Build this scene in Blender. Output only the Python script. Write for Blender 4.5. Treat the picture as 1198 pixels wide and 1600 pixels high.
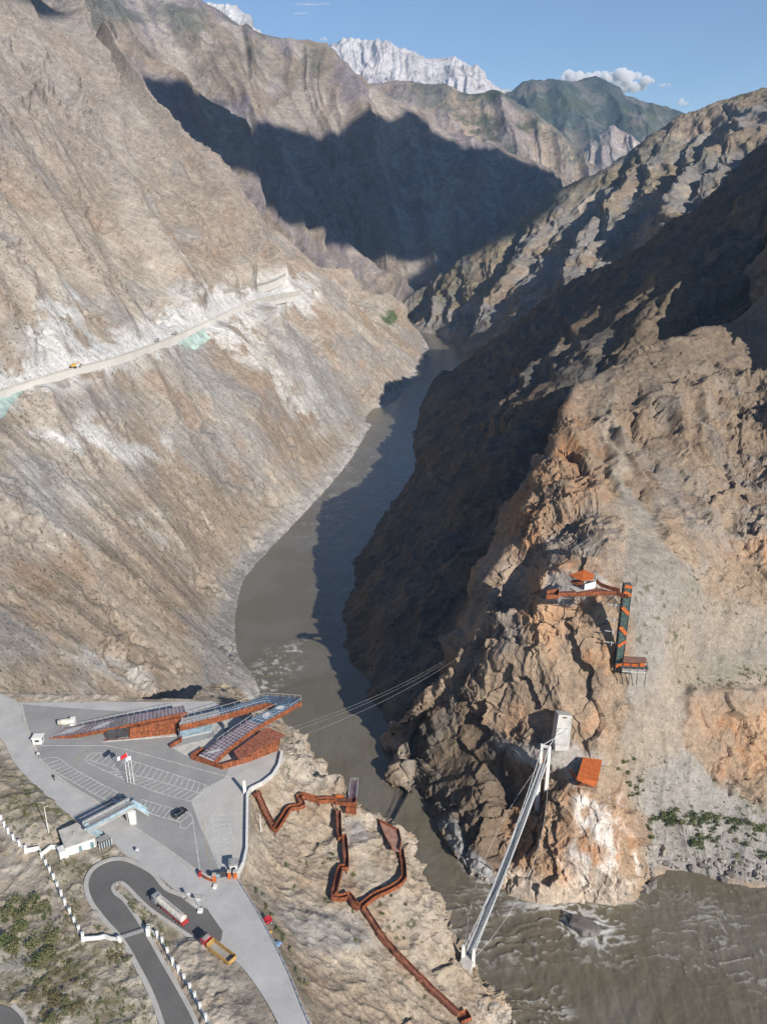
import bpy, bmesh, math, random
import numpy as np
from mathutils import Vector, Matrix, Euler

for o in list(bpy.data.objects):
    bpy.data.objects.remove(o)
random.seed(5)
SC = bpy.context.scene
COL = SC.collection

# ------------------------------------------------------------------ camera
HC = 280.0                       # camera height above the river, metres
FPX = 1300.0                     # focal length in photograph pixels (1198 x 1600)
PITCH = math.atan(500.0 / FPX)   # horizon lies 500 px above the centre
CP, SP = math.cos(PITCH), math.sin(PITCH)
cd = bpy.data.cameras.new('camera')
cam = bpy.data.objects.new('camera', cd)
COL.objects.link(cam)
cam.location = (0, 0, HC)
cam.rotation_euler = (math.pi / 2 - PITCH, 0, 0)
cd.sensor_fit = 'VERTICAL'
cd.sensor_height = 24.0
cd.lens = 24.0 * FPX / 1600.0
cd.clip_start = 1.0
cd.clip_end = 80000.0
SC.camera = cam

# ------------------------------------------------------------------ light
SUN_EL = math.radians(29.0)
SUN_H = np.array([0.575, -0.818]); SUN_H /= np.linalg.norm(SUN_H)   # horizontal direction towards the sun
SUN = np.array([SUN_H[0] * math.cos(SUN_EL), SUN_H[1] * math.cos(SUN_EL), math.sin(SUN_EL)])
ld = bpy.data.lights.new('sun', 'SUN')
ld.energy = 5.0
ld.angle = math.radians(0.35)
ld.color = (1.0, 0.93, 0.83)
sun = bpy.data.objects.new('sun', ld)
COL.objects.link(sun)
sun.rotation_euler = Vector(SUN).to_track_quat('Z', 'Y').to_euler()
sun.location = (300, -400, 900)
w = bpy.data.worlds.new('World'); SC.world = w
w.use_nodes = True
nt = w.node_tree
bg = nt.nodes['Background']
sky = nt.nodes.new('ShaderNodeTexSky')
sky.sky_type = 'NISHITA'
sky.sun_disc = False
sky.sun_elevation = SUN_EL
sky.sun_rotation = math.atan2(SUN_H[0], SUN_H[1])
sky.altitude = 2500
sky.air_density = 1.0
sky.dust_density = 0.15
sky.ozone_density = 3.5
nt.links.new(sky.outputs[0], bg.inputs[0])
bg.inputs[1].default_value = 0.076
SC.view_settings.view_transform = 'Standard'
SC.view_settings.look = 'None'
SC.view_settings.exposure = 0.48
SC.view_settings.gamma = 1.0
SC.view_settings.use_curve_mapping = False
SC.cycles.max_bounces = 5
SC.cycles.diffuse_bounces = 2
SC.cycles.glossy_bounces = 2
SC.cycles.transmission_bounces = 3
SC.cycles.transparent_max_bounces = 8
SC.cycles.volume_bounces = 3
SC.cycles.use_denoising = True
SC.cycles.denoiser = 'OPENIMAGEDENOISE'
SC.cycles.denoising_prefilter = 'NONE'

# ------------------------------------------------------------------ pixel <-> world
def ray(px, py):
    u = (px - 599.0) / FPX; v = (800.0 - py) / FPX
    return np.array([u, CP + v * SP, -SP + v * CP])
def D(px, py, Y):                # the point at forward distance Y seen at this place of the photograph
    r = ray(px, py); k = Y / r[1]
    return np.array([r[0] * k, Y, HC + r[2] * k])
def Zp(px, py, z):               # the point at height z
    r = ray(px, py); k = (z - HC) / r[2]
    return np.array([r[0] * k, r[1] * k, z])
def W(x, y, z):
    return np.array([x, y, z], float)
def project(P):
    rel = P - np.array([0, 0, HC])
    d = rel[..., 1] * CP - rel[..., 2] * SP
    d = np.where(d < 1.0, 1.0, d)
    up = rel[..., 1] * SP + rel[..., 2] * CP
    return 599 + FPX * rel[..., 0] / d, 800 - FPX * up / d, d

# ------------------------------------------------------------------ noise
_rs = np.random.RandomState(11)
_perm = _rs.permutation(256).astype(np.int32); _perm = np.concatenate([_perm, _perm, _perm])
_g = _rs.normal(size=(256, 3)); _g /= np.linalg.norm(_g, axis=1)[:, None]; _g = (_g * 1.5).astype(np.float32)
def perlin(p):
    p = np.asarray(p, np.float32)
    out = np.empty(len(p), np.float32)
    for a in range(0, len(p), 400000):
        q = p[a:a + 400000]
        i = np.floor(q).astype(np.int32); f = q - i; i &= 255
        u = f * f * f * (f * (f * 6 - 15) + 10)
        def corner(dx, dy, dz):
            h = _perm[_perm[_perm[i[:, 0] + dx] + i[:, 1] + dy] + i[:, 2] + dz] & 255
            g = _g[h]
            return g[:, 0] * (f[:, 0] - dx) + g[:, 1] * (f[:, 1] - dy) + g[:, 2] * (f[:, 2] - dz)
        def lerp(x, y, t): return x + t * (y - x)
        x00 = lerp(corner(0, 0, 0), corner(1, 0, 0), u[:, 0]); x10 = lerp(corner(0, 1, 0), corner(1, 1, 0), u[:, 0])
        x01 = lerp(corner(0, 0, 1), corner(1, 0, 1), u[:, 0]); x11 = lerp(corner(0, 1, 1), corner(1, 1, 1), u[:, 0])
        out[a:a + 400000] = lerp(lerp(x00, x10, u[:, 1]), lerp(x01, x11, u[:, 1]), u[:, 2])
    return out
def fbm(P, size, octv=5, gain=0.5, lac=2.03, off=0.0):
    q = (np.asarray(P) / size + off).astype(np.float32)
    amp = 1.0; s = 0
    for k in range(octv):
        s = s + amp * perlin(q); q = q * lac + 17.3; amp *= gain
    return s
def ridged(P, size, octv=5, gain=0.5, lac=2.07, off=0.0):
    q = (np.asarray(P) / size + off).astype(np.float32)
    amp = 1.0; s = 0; wgt = 1.0
    for k in range(octv):
        n = 1 - np.abs(perlin(q)) * 1.6
        n = np.clip(n, 0, 1) ** 2 * wgt
        wgt = np.clip(n * 1.6, 0, 1)
        s = s + amp * n; q = q * lac + 9.1; amp *= gain
    return s - 0.75
def facets(P, size, off=0.0, tilt=0.8):
    """fractured rock: every cell of a jittered lattice is a tilted slab of its own"""
    q = (np.asarray(P) / size + off).astype(np.float32); out = np.empty(len(q), np.float32)
    for a in range(0, len(q), 300000):
        x = q[a:a + 300000]; i = np.floor(x).astype(np.int32)
        best = np.full(len(x), 9e9, np.float32); h = np.zeros(len(x), np.float32)
        for dx in (-1, 0, 1):
            for dy in (-1, 0, 1):
                for dz in (-1, 0, 1):
                    j = (i + np.array([dx, dy, dz], np.int32)); k = j & 255
                    id_ = _perm[_perm[_perm[k[:, 0]] + k[:, 1]] + k[:, 2]] & 255
                    v = x - (j + .5 + _g[id_] * .28)
                    d = (v * v).sum(1); m = d < best
                    best[m] = d[m]; g = _g[(id_[m] + 37) & 255]
                    h[m] = (v[m] * g).sum(1) * tilt + g[:, 0] * .35
        out[a:a + 300000] = h
    return out
def sm(x, a, b):
    t = np.clip((x - a) / (b - a), 0, 1)
    return t * t * (3 - 2 * t)
def mix(a, b, m):
    return a + (b - a) * (m[:, None] if getattr(m, 'ndim', 0) == 1 else m)
def polymask(px, py, poly, soft=10.0):          # 1 inside the outline, 0 outside, soft edge
    poly = np.array(poly, float)
    inside = np.zeros(len(px), bool); d2 = np.full(len(px), 1e12)
    m = len(poly)
    for i in range(m):
        x1, y1 = poly[i]; x2, y2 = poly[(i + 1) % m]
        c = ((y1 > py) != (y2 > py)) & (px < (x2 - x1) * (py - y1) / ((y2 - y1) if y2 != y1 else 1e-9) + x1)
        inside ^= c
        vx, vy = x2 - x1, y2 - y1
        t = np.clip(((px - x1) * vx + (py - y1) * vy) / (vx * vx + vy * vy + 1e-9), 0, 1)
        d2 = np.minimum(d2, (px - x1 - t * vx) ** 2 + (py - y1 - t * vy) ** 2)
    sd = np.sqrt(d2) * np.where(inside, 1, -1)
    return sm(sd, -soft, soft)
def linedist(px, py, line):
    line = np.array(line, float); d2 = np.full(len(px), 1e12)
    for i in range(len(line) - 1):
        x1, y1 = line[i]; vx, vy = line[i + 1] - line[i]
        t = np.clip(((px - x1) * vx + (py - y1) * vy) / (vx * vx + vy * vy + 1e-9), 0, 1)
        d2 = np.minimum(d2, (px - x1 - t * vx) ** 2 + (py - y1 - t * vy) ** 2)
    return np.sqrt(d2)

# ------------------------------------------------------------------ materials
def nodes_of(name):
    m = bpy.data.materials.new(name); m.use_nodes = True
    n = m.node_tree; b = n.nodes['Principled BSDF']
    return m, n, b
def mat(name, col, rough=0.7, metal=0.0, var=0.12, scale=1.5, bump=0.0, bscale=6.0, spec=0.4, col2=None):
    m, n, b = nodes_of(name)
    tc = n.nodes.new('ShaderNodeTexCoord')
    no = n.nodes.new('ShaderNodeTexNoise'); no.inputs['Scale'].default_value = scale; no.inputs['Detail'].default_value = 6
    n.links.new(tc.outputs['Object'], no.inputs['Vector'])
    rp = n.nodes.new('ShaderNodeValToRGB')
    c2 = col2 if col2 else tuple(max(0, c * (1 - 1.6 * var)) for c in col)
    c1 = tuple(min(1, c * (1 + var)) for c in col)
    rp.color_ramp.elements[0].position = 0.32; rp.color_ramp.elements[1].position = 0.68
    rp.color_ramp.elements[0].color = (*c2, 1); rp.color_ramp.elements[1].color = (*c1, 1)
    n.links.new(no.outputs['Fac'], rp.inputs['Fac']); n.links.new(rp.outputs[0], b.inputs['Base Color'])
    b.inputs['Roughness'].default_value = rough; b.inputs['Metallic'].default_value = metal
    b.inputs['Specular IOR Level'].default_value = spec
    if bump > 0:
        nb = n.nodes.new('ShaderNodeTexNoise'); nb.inputs['Scale'].default_value = bscale; nb.inputs['Detail'].default_value = 5
        n.links.new(tc.outputs['Object'], nb.inputs['Vector'])
        bp = n.nodes.new('ShaderNodeBump'); bp.inputs['Strength'].default_value = bump; bp.inputs['Distance'].default_value = 0.1
        n.links.new(nb.outputs['Fac'], bp.inputs['Height']); n.links.new(bp.outputs[0], b.inputs['Normal'])
    return m
def terrain_mat(name, size, bump=0.6, dist=0.5, contrast=0.35, speck=0.6, rill=.14):
    """rock / scree: mineral colour (attribute) varied by grain and by loose stones, sizes in metres"""
    m, n, b = nodes_of(name)
    at = n.nodes.new('ShaderNodeAttribute'); at.attribute_name = 'Col'
    geo = n.nodes.new('ShaderNodeNewGeometry')
    def noise(sz, det, ro=0.6):
        t = n.nodes.new('ShaderNodeTexNoise'); t.inputs['Scale'].default_value = 1.0 / sz; t.inputs['Detail'].default_value = det; t.inputs['Roughness'].default_value = ro
        n.links.new(geo.outputs['Position'], t.inputs['Vector']); return t
    def ramp(src, f0, f1, t0, t1):
        mr = n.nodes.new('ShaderNodeMapRange'); mr.inputs['From Min'].default_value = f0; mr.inputs['From Max'].default_value = f1
        mr.inputs['To Min'].default_value = t0; mr.inputs['To Max'].default_value = t1
        n.links.new(src.outputs['Fac'] if 'Fac' in src.outputs else src.outputs[0], mr.inputs['Value']); return mr
    def mul(a, b_):
        q = n.nodes.new('ShaderNodeMath'); q.operation = 'MULTIPLY'; n.links.new(a.outputs[0], q.inputs[0]); n.links.new(b_.outputs[0], q.inputs[1]); return q
    a1 = noise(size, 10, 0.74); a2 = noise(size * .28, 3, .55); a3 = noise(size * .4, 2, .5); a4 = noise(size * 6, 4, .6)
    grain = ramp(a1, .3, .7, 1 - contrast, 1 + contrast)
    dark = ramp(a2, .60, .65, 1.0, 1 - speck); light = ramp(a3, .62, .68, 1.0, 1 + speck * .6)
    mp = n.nodes.new('ShaderNodeMapping'); mp.inputs['Scale'].default_value = (.13, 1.0, .13); n.links.new(geo.outputs['Position'], mp.inputs[0])
    rl = noise(size * .55, 5, .7); n.links.new(mp.outputs[0], rl.inputs['Vector'])
    sc_ = noise(size * .5, 2, .5); sc2 = noise(size * 7, 3, .6)
    scrub_ = ramp(sc_, .655, .675, 1.0, .42); area = ramp(sc2, .45, .6, 0, 1)
    mxs = n.nodes.new('ShaderNodeMix'); n.links.new(area.outputs[0], mxs.inputs[0]); mxs.inputs[2].default_value = 1.0; n.links.new(scrub_.outputs[0], mxs.inputs[3])
    k = mul(mul(mul(grain, dark), mul(light, ramp(a4, .3, .7, .88, 1.1))), mul(ramp(rl, .34, .66, 1 - rill, 1 + rill), mxs))
    mx = n.nodes.new('ShaderNodeVectorMath'); mx.operation = 'SCALE'
    n.links.new(at.outputs['Color'], mx.inputs[0]); n.links.new(k.outputs[0], mx.inputs['Scale'])
    n.links.new(mx.outputs[0], b.inputs['Base Color'])
    b.inputs['Roughness'].default_value = 0.95; b.inputs['Specular IOR Level'].default_value = 0.1
    ad = n.nodes.new('ShaderNodeMath'); ad.operation = 'MULTIPLY_ADD'; ad.inputs[1].default_value = .35
    n.links.new(a3.outputs['Fac'], ad.inputs[0]); n.links.new(a1.outputs['Fac'], ad.inputs[2])
    bp = n.nodes.new('ShaderNodeBump'); bp.inputs['Strength'].default_value = bump; bp.inputs['Distance'].default_value = dist
    n.links.new(ad.outputs[0], bp.inputs['Height']); n.links.new(bp.outputs[0], b.inputs['Normal'])
    return m

# ------------------------------------------------------------------ terrain sheets
def catmull_w(x, n, linear=False):
    i = np.clip(np.floor(x).astype(int), 0, n - 2); f = x - i
    Wm = np.zeros((len(x), n)); r = np.arange(len(x))
    if linear:
        Wm[r, i] += 1 - f; Wm[r, i + 1] += f; return Wm
    c = [-.5 * f ** 3 + f ** 2 - .5 * f, 1.5 * f ** 3 - 2.5 * f ** 2 + 1, -1.5 * f ** 3 + 2 * f ** 2 + .5 * f, .5 * f ** 3 - .5 * f ** 2]
    for k in range(4):
        j = i + k - 1
        lo = j < 0; hi = j > n - 1; ok = ~(lo | hi)
        np.add.at(Wm, (r[ok], j[ok]), c[k][ok])
        np.add.at(Wm, (r[lo], np.zeros(lo.sum(), int)), 2 * c[k][lo]); np.add.at(Wm, (r[lo], np.ones(lo.sum(), int)), -c[k][lo])
        np.add.at(Wm, (r[hi], np.full(hi.sum(), n - 1)), 2 * c[k][hi]); np.add.at(Wm, (r[hi], np.full(hi.sum(), n - 2)), -c[k][hi])
    return Wm
def grid_mesh(name, P, cols=None, material=None, smooth=True, parent=None):
    nt_, ns_ = P.shape[:2]
    idx = np.arange(nt_ * ns_).reshape(nt_, ns_)
    q = np.stack([idx[:-1, :-1], idx[:-1, 1:], idx[1:, 1:], idx[1:, :-1]], -1).reshape(-1, 4)
    return quad_mesh(name, P.reshape(-1, 3), q, None if cols is None else cols.reshape(-1, 3), material, smooth)
def quad_mesh(name, V, q, cols, material, smooth=True):
    me = bpy.data.meshes.new(name)
    me.vertices.add(len(V)); me.vertices.foreach_set('co', V.astype(np.float32).ravel())
    me.loops.add(q.size); me.loops.foreach_set('vertex_index', q.astype(np.int32).ravel())
    me.polygons.add(len(q)); me.polygons.foreach_set('loop_start', (np.arange(len(q)) * q.shape[1]).astype(np.int32))
    if smooth: me.polygons.foreach_set('use_smooth', np.ones(len(q), bool))
    me.update(calc_edges=True)
    if cols is not None:
        a = me.attributes.new('Col', 'FLOAT_COLOR', 'POINT')
        a.data.foreach_set('color', np.concatenate([cols, np.ones((len(cols), 1))], 1).astype(np.float32).ravel())
    if material: me.materials.append(material)
    o = bpy.data.objects.new(name, me); COL.objects.link(o)
    return o
def normals(P):
    a = np.gradient(P, axis=1); b = np.gradient(P, axis=0)
    n = np.cross(a, b); n /= np.linalg.norm(n, axis=-1)[..., None] + 1e-9
    return n
SHEETS = {}
def sheet(name, G, disp, colour, material, step=1.6, nmax=1500, linear=False, margin=80, updir=0.0, mins=300, mint=200, tint=1.0, smooth=True):
    """a landform lofted through a grid of survey points G[row][col], displaced by disp() and coloured by colour()"""
    G = np.array(G, float); R, C = G.shape[:2]
    s = np.linspace(0, C - 1, 240); t = np.linspace(0, R - 1, 240)
    P = np.einsum('tr,rcx,sc->tsx', catmull_w(t, R, linear), G, catmull_w(s, C, linear))
    px, py, d = project(P)
    vis = (px > -margin) & (px < 1198 + margin) & (py > -margin) & (py < 1600 + margin)
    def repar(ax, x):
        dp = np.hypot(np.diff(px, axis=ax), np.diff(py, axis=ax)); dw = np.linalg.norm(np.diff(P, axis=ax), axis=-1)
        v = np.take(vis, range(239), axis=ax)
        dp = np.where(v, dp, 0)
        o = 1 - ax
        a = np.percentile(dp, 88, axis=o)
        a = np.maximum(a, 0.12 * a.max()) + 0.0 * dw.mean(axis=o)
        cum = np.concatenate([[0], np.cumsum(a)])
        n = int(np.clip(cum[-1] / step, mins if ax == 1 else mint, nmax))
        return np.interp(np.linspace(0, cum[-1], n), cum, x)
    s2 = repar(1, s); t2 = repar(0, t)
    P = np.einsum('tr,rcx,sc->tsx', catmull_w(t2, R, linear), G, catmull_w(s2, C, linear))
    nt_, ns_ = P.shape[:2]
    N = normals(P)
    S = np.concatenate([[0], np.cumsum(np.linalg.norm(np.diff(P[nt_ // 2], axis=0), axis=-1))])
    T = np.concatenate([[0], np.cumsum(np.linalg.norm(np.diff(P, axis=0), axis=-1).mean(axis=1))])
    SS, TT = np.meshgrid(S, T); sc_, tc_ = np.meshgrid(s2, t2)
    px, py, d = project(P)
    e = dict(P=P.reshape(-1, 3), N=N.reshape(-1, 3), S=SS.ravel(), T=TT.ravel(), s=sc_.ravel(), t=tc_.ravel(), px=px.ravel(), py=py.ravel())
    h = disp(e)
    dirn = e['N'] * (1 - updir) + np.array([0, 0, 1]) * updir
    P2 = (e['P'] + dirn * h[:, None]).reshape(nt_, ns_, 3)
    N2 = normals(P2)
    e['P'] = P2.reshape(-1, 3); e['N'] = N2.reshape(-1, 3); e['h'] = h
    px, py, d = project(P2); e['px'] = px.ravel(); e['py'] = py.ravel()
    c = np.clip(colour(e), 0.01, 0.9)
    o = grid_mesh(name, P2, c * tint * .90, material, smooth=smooth)
    o['kind'] = 'structure'
    SHEETS[name] = (P2, px, py)
    print('SHEET', name, P2.shape, flush=True)
    return o
def gully(e, lam, stretch=7.0, warp=0.35, octv=4, off=0.0, gain=0.5):
    """ribs and gullies running down the fall line"""
    wv = fbm(e['P'], lam * 2.5, 3, off=off) * lam * warp * 2
    q = np.stack([e['S'] + wv, e['T'] / stretch + fbm(e['P'], lam * 1.5, 2, off=off + 3) * lam * 0.3, np.zeros_like(e['S'])], 1)
    return ridged(q, lam, octv, gain=gain, off=off)

def saw(e, lam, stretch=8.0, warp=0.4, off=0.0, k=.8):
    """unequal ribs down the fall line: one broad side, one short steep side"""
    x = (e['S'] + fbm(e['P'], lam * 2.2, 4, off=off) * lam * warp * 2 + fbm(e['P'], lam * .5, 4, off=off + 2) * lam * .12) / lam + off
    i = np.floor(x); f = x - i
    pr = np.where(f < k, 1 - f / k, (f - k) / (1 - k))
    amp = .45 + .55 * (np.abs(np.sin(i * 12.9898 + off) * 43758.5453) % 1.0)
    return (pr - .5) * amp * sm(np.minimum(f, 1 - f), -.02, .06)
# ================================================================== TERRAIN
TAN = np.array([.385, .305, .225]); BEIGE = np.array([.50, .425, .34]); GREY = np.array([.30, .285, .27]); BROWN = np.array([.225, .175, .135])
ORANGE = np.array([.50, .29, .16]); DUST = np.array([.68, .65, .60]); DARK = np.array([.115, .10, .09]); GREEN = np.array([.075, .10, .04])
PURPLE = np.array([.255, .215, .205]); OLIVE = np.array([.20, .18, .10])
M_NEAR = terrain_mat('rock_near', 2.6, 0.9, 0.45, 0.32, .5, .06)
M_MID = terrain_mat('rock_mid', 7.0, 1.0, 1.4, 0.30, .5, .17)
M_FAR = terrain_mat('rock_far', 16.0, 1.0, 4.0, 0.30)
M_VFAR = terrain_mat('rock_distant', 50.0, 0.9, 12.0, 0.25)

def three(px): return np.array(px, float)
# ---- left valley side -------------------------------------------------
bank = [W(-58, 215, 0), Zp(405, 1105, 0), Zp(368, 1010, 0), Zp(383, 905, 0), Zp(462, 815, 0), Zp(538, 730, 0), Zp(590, 650, 0), Zp(632, 610, 0), Zp(664, 570, 0), Zp(672, 550, 0), Zp(658, 525, 0), Zp(642, 509, 0), Zp(622, 500, 0), Zp(605, 495, 0)]
crest = [W(-560, 330, 470), W(-620, 480, 520), W(-660, 680, 570), D(-330, -250, 900), D(-150, -120, 1130), D(62, 2, 1330), D(130, 62, 1380), D(188, 95, 1400), D(243, 190, 1420), D(288, 283, 1480), D(340, 345, 1560), D(440, 403, 1680), D(540, 460, 1850), D(620, 494, 2000)]
rows = []
for t in (-0.03, 0.0, 0.035, 0.12, 0.3, 0.5, 0.75, 1.0):
    r = []
    for b, c in zip(bank, crest):
        p = b + (c - b) * t
        prof = {0.035: .022, .12: .11, .3: .29, .5: .475, .75: .73}.get(t, t)
        p[2] = c[2] * prof if t >= 0 else -14
        r.append(p)
    rows.append(r)
rows.append([c + W(-30, 120, -80) for c in crest])
rows.append([c + W(-80, 420, -380) for c in crest])
ROADA = [(-60, 632), (0, 611), (60, 592), (110, 577), (160, 566), (200, 553), (260, 531), (300, 513), (350, 490), (390, 471), (440, 458), (468, 455)]
def dispA(e):
    P = e['P']; t = e['t']
    far = sm(P[:, 1], 350, 1500)
    up = sm(t, 1.5, 5.5)
    big = gully(e, 210, 5, 0.5, 4, off=2.2) * (6 + 34 * far) * (0.25 + 0.75 * up)
    mid = gully(e, 70, 9, 0.25, 5, off=5.1) * (3.4 + 8 * far) * (0.4 + 0.6 * up)
    rough = fbm(P, 60, 7, 0.5) * (1.2 + 4 * far)
    rock = sm(fbm(P, 160, 3, off=8.8), -0.05, 0.35) * sm(t, 4.0, 6.0)
    rk = ridged(P, 45, 6, 0.55, off=4) * 9 * rock
    fan = polymask(e['px'], e['py'], [(-200, 640), (300, 540), (560, 650), (520, 720), (420, 820), (300, 900), (-200, 1000)], 60)
    mid = mid * (1 - .6 * fan); rough = rough * (1 - .3 * fan)
    outc = sm(fbm(P, 55, 3, off=31), 0.22, 0.5) * (1 - .5 * fan)
    oc = ridged(P, 14, 4, 0.55, off=14) * 3.0 * outc
    var = .35 + .9 * sm(fbm(P, 240, 3, off=77), -.25, .35)
    mid = mid * var; oc = oc * 1.3
    m = 0.15 + 0.85 * sm(linedist(e['px'], e['py'], ROADA), 5, 40)
    fine = gully(e, 22, 16, 0.25, 4, off=6.6) * (1.1 + 1.6 * far) * (.35 + .65 * up) * var
    big = gully(e, 230, 9, 0.25, 4, off=2.2) * (12 + 30 * far) * (0.25 + 0.75 * up)
    foot = sm(t, 0.8, 1.6)
    return (big + mid + rk + fine) * foot * m + (rough + oc) * m * (0.25 + .75 * foot) * (1 - .9 * far * (1 - foot)) + ridged(P, 5, 3, off=3) * .5 * (1 - foot)
def colA(e):
    P = e['P']; px = e['px'] + fbm(P, 40, 4) * 18; py = e['py'] + fbm(P, 40, 4, off=5) * 14; t = e['t']
    n1 = fbm(P, 130, 6, 0.55); n2 = fbm(P, 40, 5, off=7)
    q = np.stack([e['S'] + fbm(P, 60, 3) * 30, e['T'] / 9, P[:, 2] * 0.02], 1)
    st = fbm(q, 26, 5, 0.6, off=1)
    c = mix(np.tile(TAN, (len(P), 1)), BEIGE, sm(n1 + 0.25 * st, -0.35, 0.5))
    c = mix(c, BROWN * 1.4, sm(n2 + 0.4 * st, 0.2, 0.85) * 0.5)
    c = mix(c, GREY * 1.15, sm(fbm(P, 90, 5, off=20), 0.1, 0.5) * 0.6)
    steep = sm(e['N'][:, 2], 0.72, 0.5)
    c = mix(c, np.array([.34, .265, .21]), steep * 0.5)
    c = mix(c, BEIGE * 1.12, sm(e['h'] * -0.05 + st, 0.2, 0.8) * 0.35)
    c = mix(c, ORANGE * 0.85, sm(fbm(P, 50, 4, off=33), 0.33, 0.6) * 0.3 * sm(t, 2, 3))
    # upper mountain: cooler, purplish
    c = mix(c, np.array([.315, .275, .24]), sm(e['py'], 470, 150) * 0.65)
    brk = sm(fbm(P, 26, 7, .62, off=61) + .35 * fbm(q, 16, 4, off=4), -.42, .18)
    # dust and spoil along the road
    dl = linedist(px, py, [(0, 600), (110, 568), (200, 545), (300, 508), (390, 470), (460, 458)])
    c = mix(c, DUST * 1.1, np.maximum(sm(dl, 58, 12) * .95 * brk, sm(dl, 20, 6)))
    for poly, k in (([(50, 480), (85, 440), (120, 470), (150, 540), (90, 570), (55, 540)], .75), ([(140, 520), (230, 520), (300, 470), (290, 515), (190, 555), (130, 565)], .7),
                    ([(270, 450), (310, 440), (400, 455), (390, 475), (300, 505)], .55), ([(310, 520), (380, 490), (520, 640), (500, 690), (460, 650), (430, 600)], .55),
                    ([(40, 670), (100, 660), (145, 648), (180, 690), (260, 695), (262, 715), (200, 720), (180, 705), (130, 712), (100, 690)], .75),
                    ([(20, 700), (100, 720), (150, 770), (130, 840), (60, 800)], .25), ([(200, 800), (260, 790), (255, 850), (215, 845)], .4),
                    ([(80, 1000), (190, 1030), (260, 1060), (250, 1085), (150, 1050)], .5)):
        c = mix(c, DUST * 1.05, polymask(px, py, poly, 12) * min(1, k * 1.2) * brk)
    # grey scree chutes
    for poly in ([(255, 545), (300, 525), (345, 590), (380, 680), (340, 640)], [(400, 480), (470, 520), (560, 640), (520, 680), (440, 560)]):
        c = mix(c, np.array([.40, .385, .365]), polymask(px, py, poly, 22) * 0.75)
    # pale shore strip and gravel bars
    shore = sm(t, 2.3, 1.2)
    c = mix(c, np.array([.54, .50, .45]), shore * 0.9)
    c = mix(c, GREY * 0.85, shore * sm(fbm(P, 9, 3, off=3), 0.0, 0.4) * 0.55)
    lo = polymask(px, py, [(300, 1110), (330, 980), (370, 880), (420, 830), (440, 850), (390, 960), (390, 1110)], 14)
    c = mix(c, GREY * 1.05, lo * 0.75)
    # scattered dwarf scrub
    sp = sm(fbm(P, 2.6, 2, off=2), 0.42, 0.6) * sm(fbm(P, 70, 3, off=51), -0.15, 0.3) * sm(P[:, 1], 900, 500)
    c = mix(c, np.array([.12, .115, .07]), sp * 0.7)
    c = mix(c, np.array([.06, .11, .03]), polymask(px, py, [(588, 486), (612, 487), (630, 508), (612, 505)], 4) * 0.9)
    return c
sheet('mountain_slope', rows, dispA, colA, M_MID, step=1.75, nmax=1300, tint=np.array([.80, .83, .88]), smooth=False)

# ---- shadowed ridge behind -------------------------------------------
cr = [(-60, -60, 1950), (80, 10, 1980), (190, 62, 2000), (245, 92, 2030), (285, 112, 2050), (345, 165, 2100), (400, 232, 2150), (470, 300, 2200), (540, 365, 2250), (600, 420, 2250), (650, 458, 2250), (690, 480, 2300)]
ft = [(-100, 160, 1500), (40, 200, 1560), (150, 260, 1620), (230, 300, 1650), (310, 345, 1700), (370, 385, 1750), (430, 415, 1800), (490, 445, 1850), (545, 470, 1920), (585, 490, 1980), (615, 494, 2050), (640, 497, 2120)]
crest = [D(*c) for c in cr]; foot = [D(*c) for c in ft]
rows = [[f + W(60, -150, -90) for f in foot], foot] + [[f + (c - f) * k + W(0, 0, -dz) for f, c in zip(foot, crest)] for k, dz in ((.35, 12), (.7, 12))] + [crest, [c + W(20, 140, -90) for c in crest], [c + W(60, 450, -400) for c in crest]]
def dispB(big=40, lam=190, mid=14, rough=9, off=0.0, end=4.0):
    def f(e):
        P = e['P']
        k = 1 - 0.6 * np.exp(-((e['t'] - end) / 0.35) ** 2)
        return (gully(e, lam, 11, 0.22, 4, off=off, gain=.45) * big + gully(e, lam * .33, 12, 0.18, 5, off=off + 2) * mid) * k + fbm(P, lam * .6, 8, 0.48, off=off) * rough
    return f
def colB(base=TAN, alt=GREY, hi=BEIGE, lam=160, off=0.0, green=0.0):
    def f(e):
        P = e['P']
        q = np.stack([e['S'] + fbm(P, lam * .5, 3) * lam * .3, e['T'] / 8, P[:, 2] * 0.02], 1)
        st = fbm(q, lam * .22, 5, 0.6, off=off)
        c = mix(np.tile(base, (len(P), 1)), alt, sm(fbm(P, lam, 6, 0.55, off=off), -0.25, 0.35))
        c = mix(c, hi, sm(st - 0.012 * e['h'], 0.05, 0.7) * 0.75)
        c = mix(c, BROWN, sm(fbm(P, lam * .3, 5, off=off + 9), 0.15, 0.6) * 0.45)
        if green > 0:
            c = mix(c, np.array([.07, .085, .05]), sm(fbm(P, lam * 1.4, 6, 0.6, off=off + 4), 0.25 - green, 0.55 - green) * 0.85)
        return c
    return f
sheet('mountain_ridge', rows, dispB(40, 210, 13, 7, 3.3), colB(PURPLE * 1.15, TAN * .9, BEIGE * .9, 170, 2.0), M_MID, step=1.6, tint=np.array([.74, .76, .82]), smooth=False)

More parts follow.
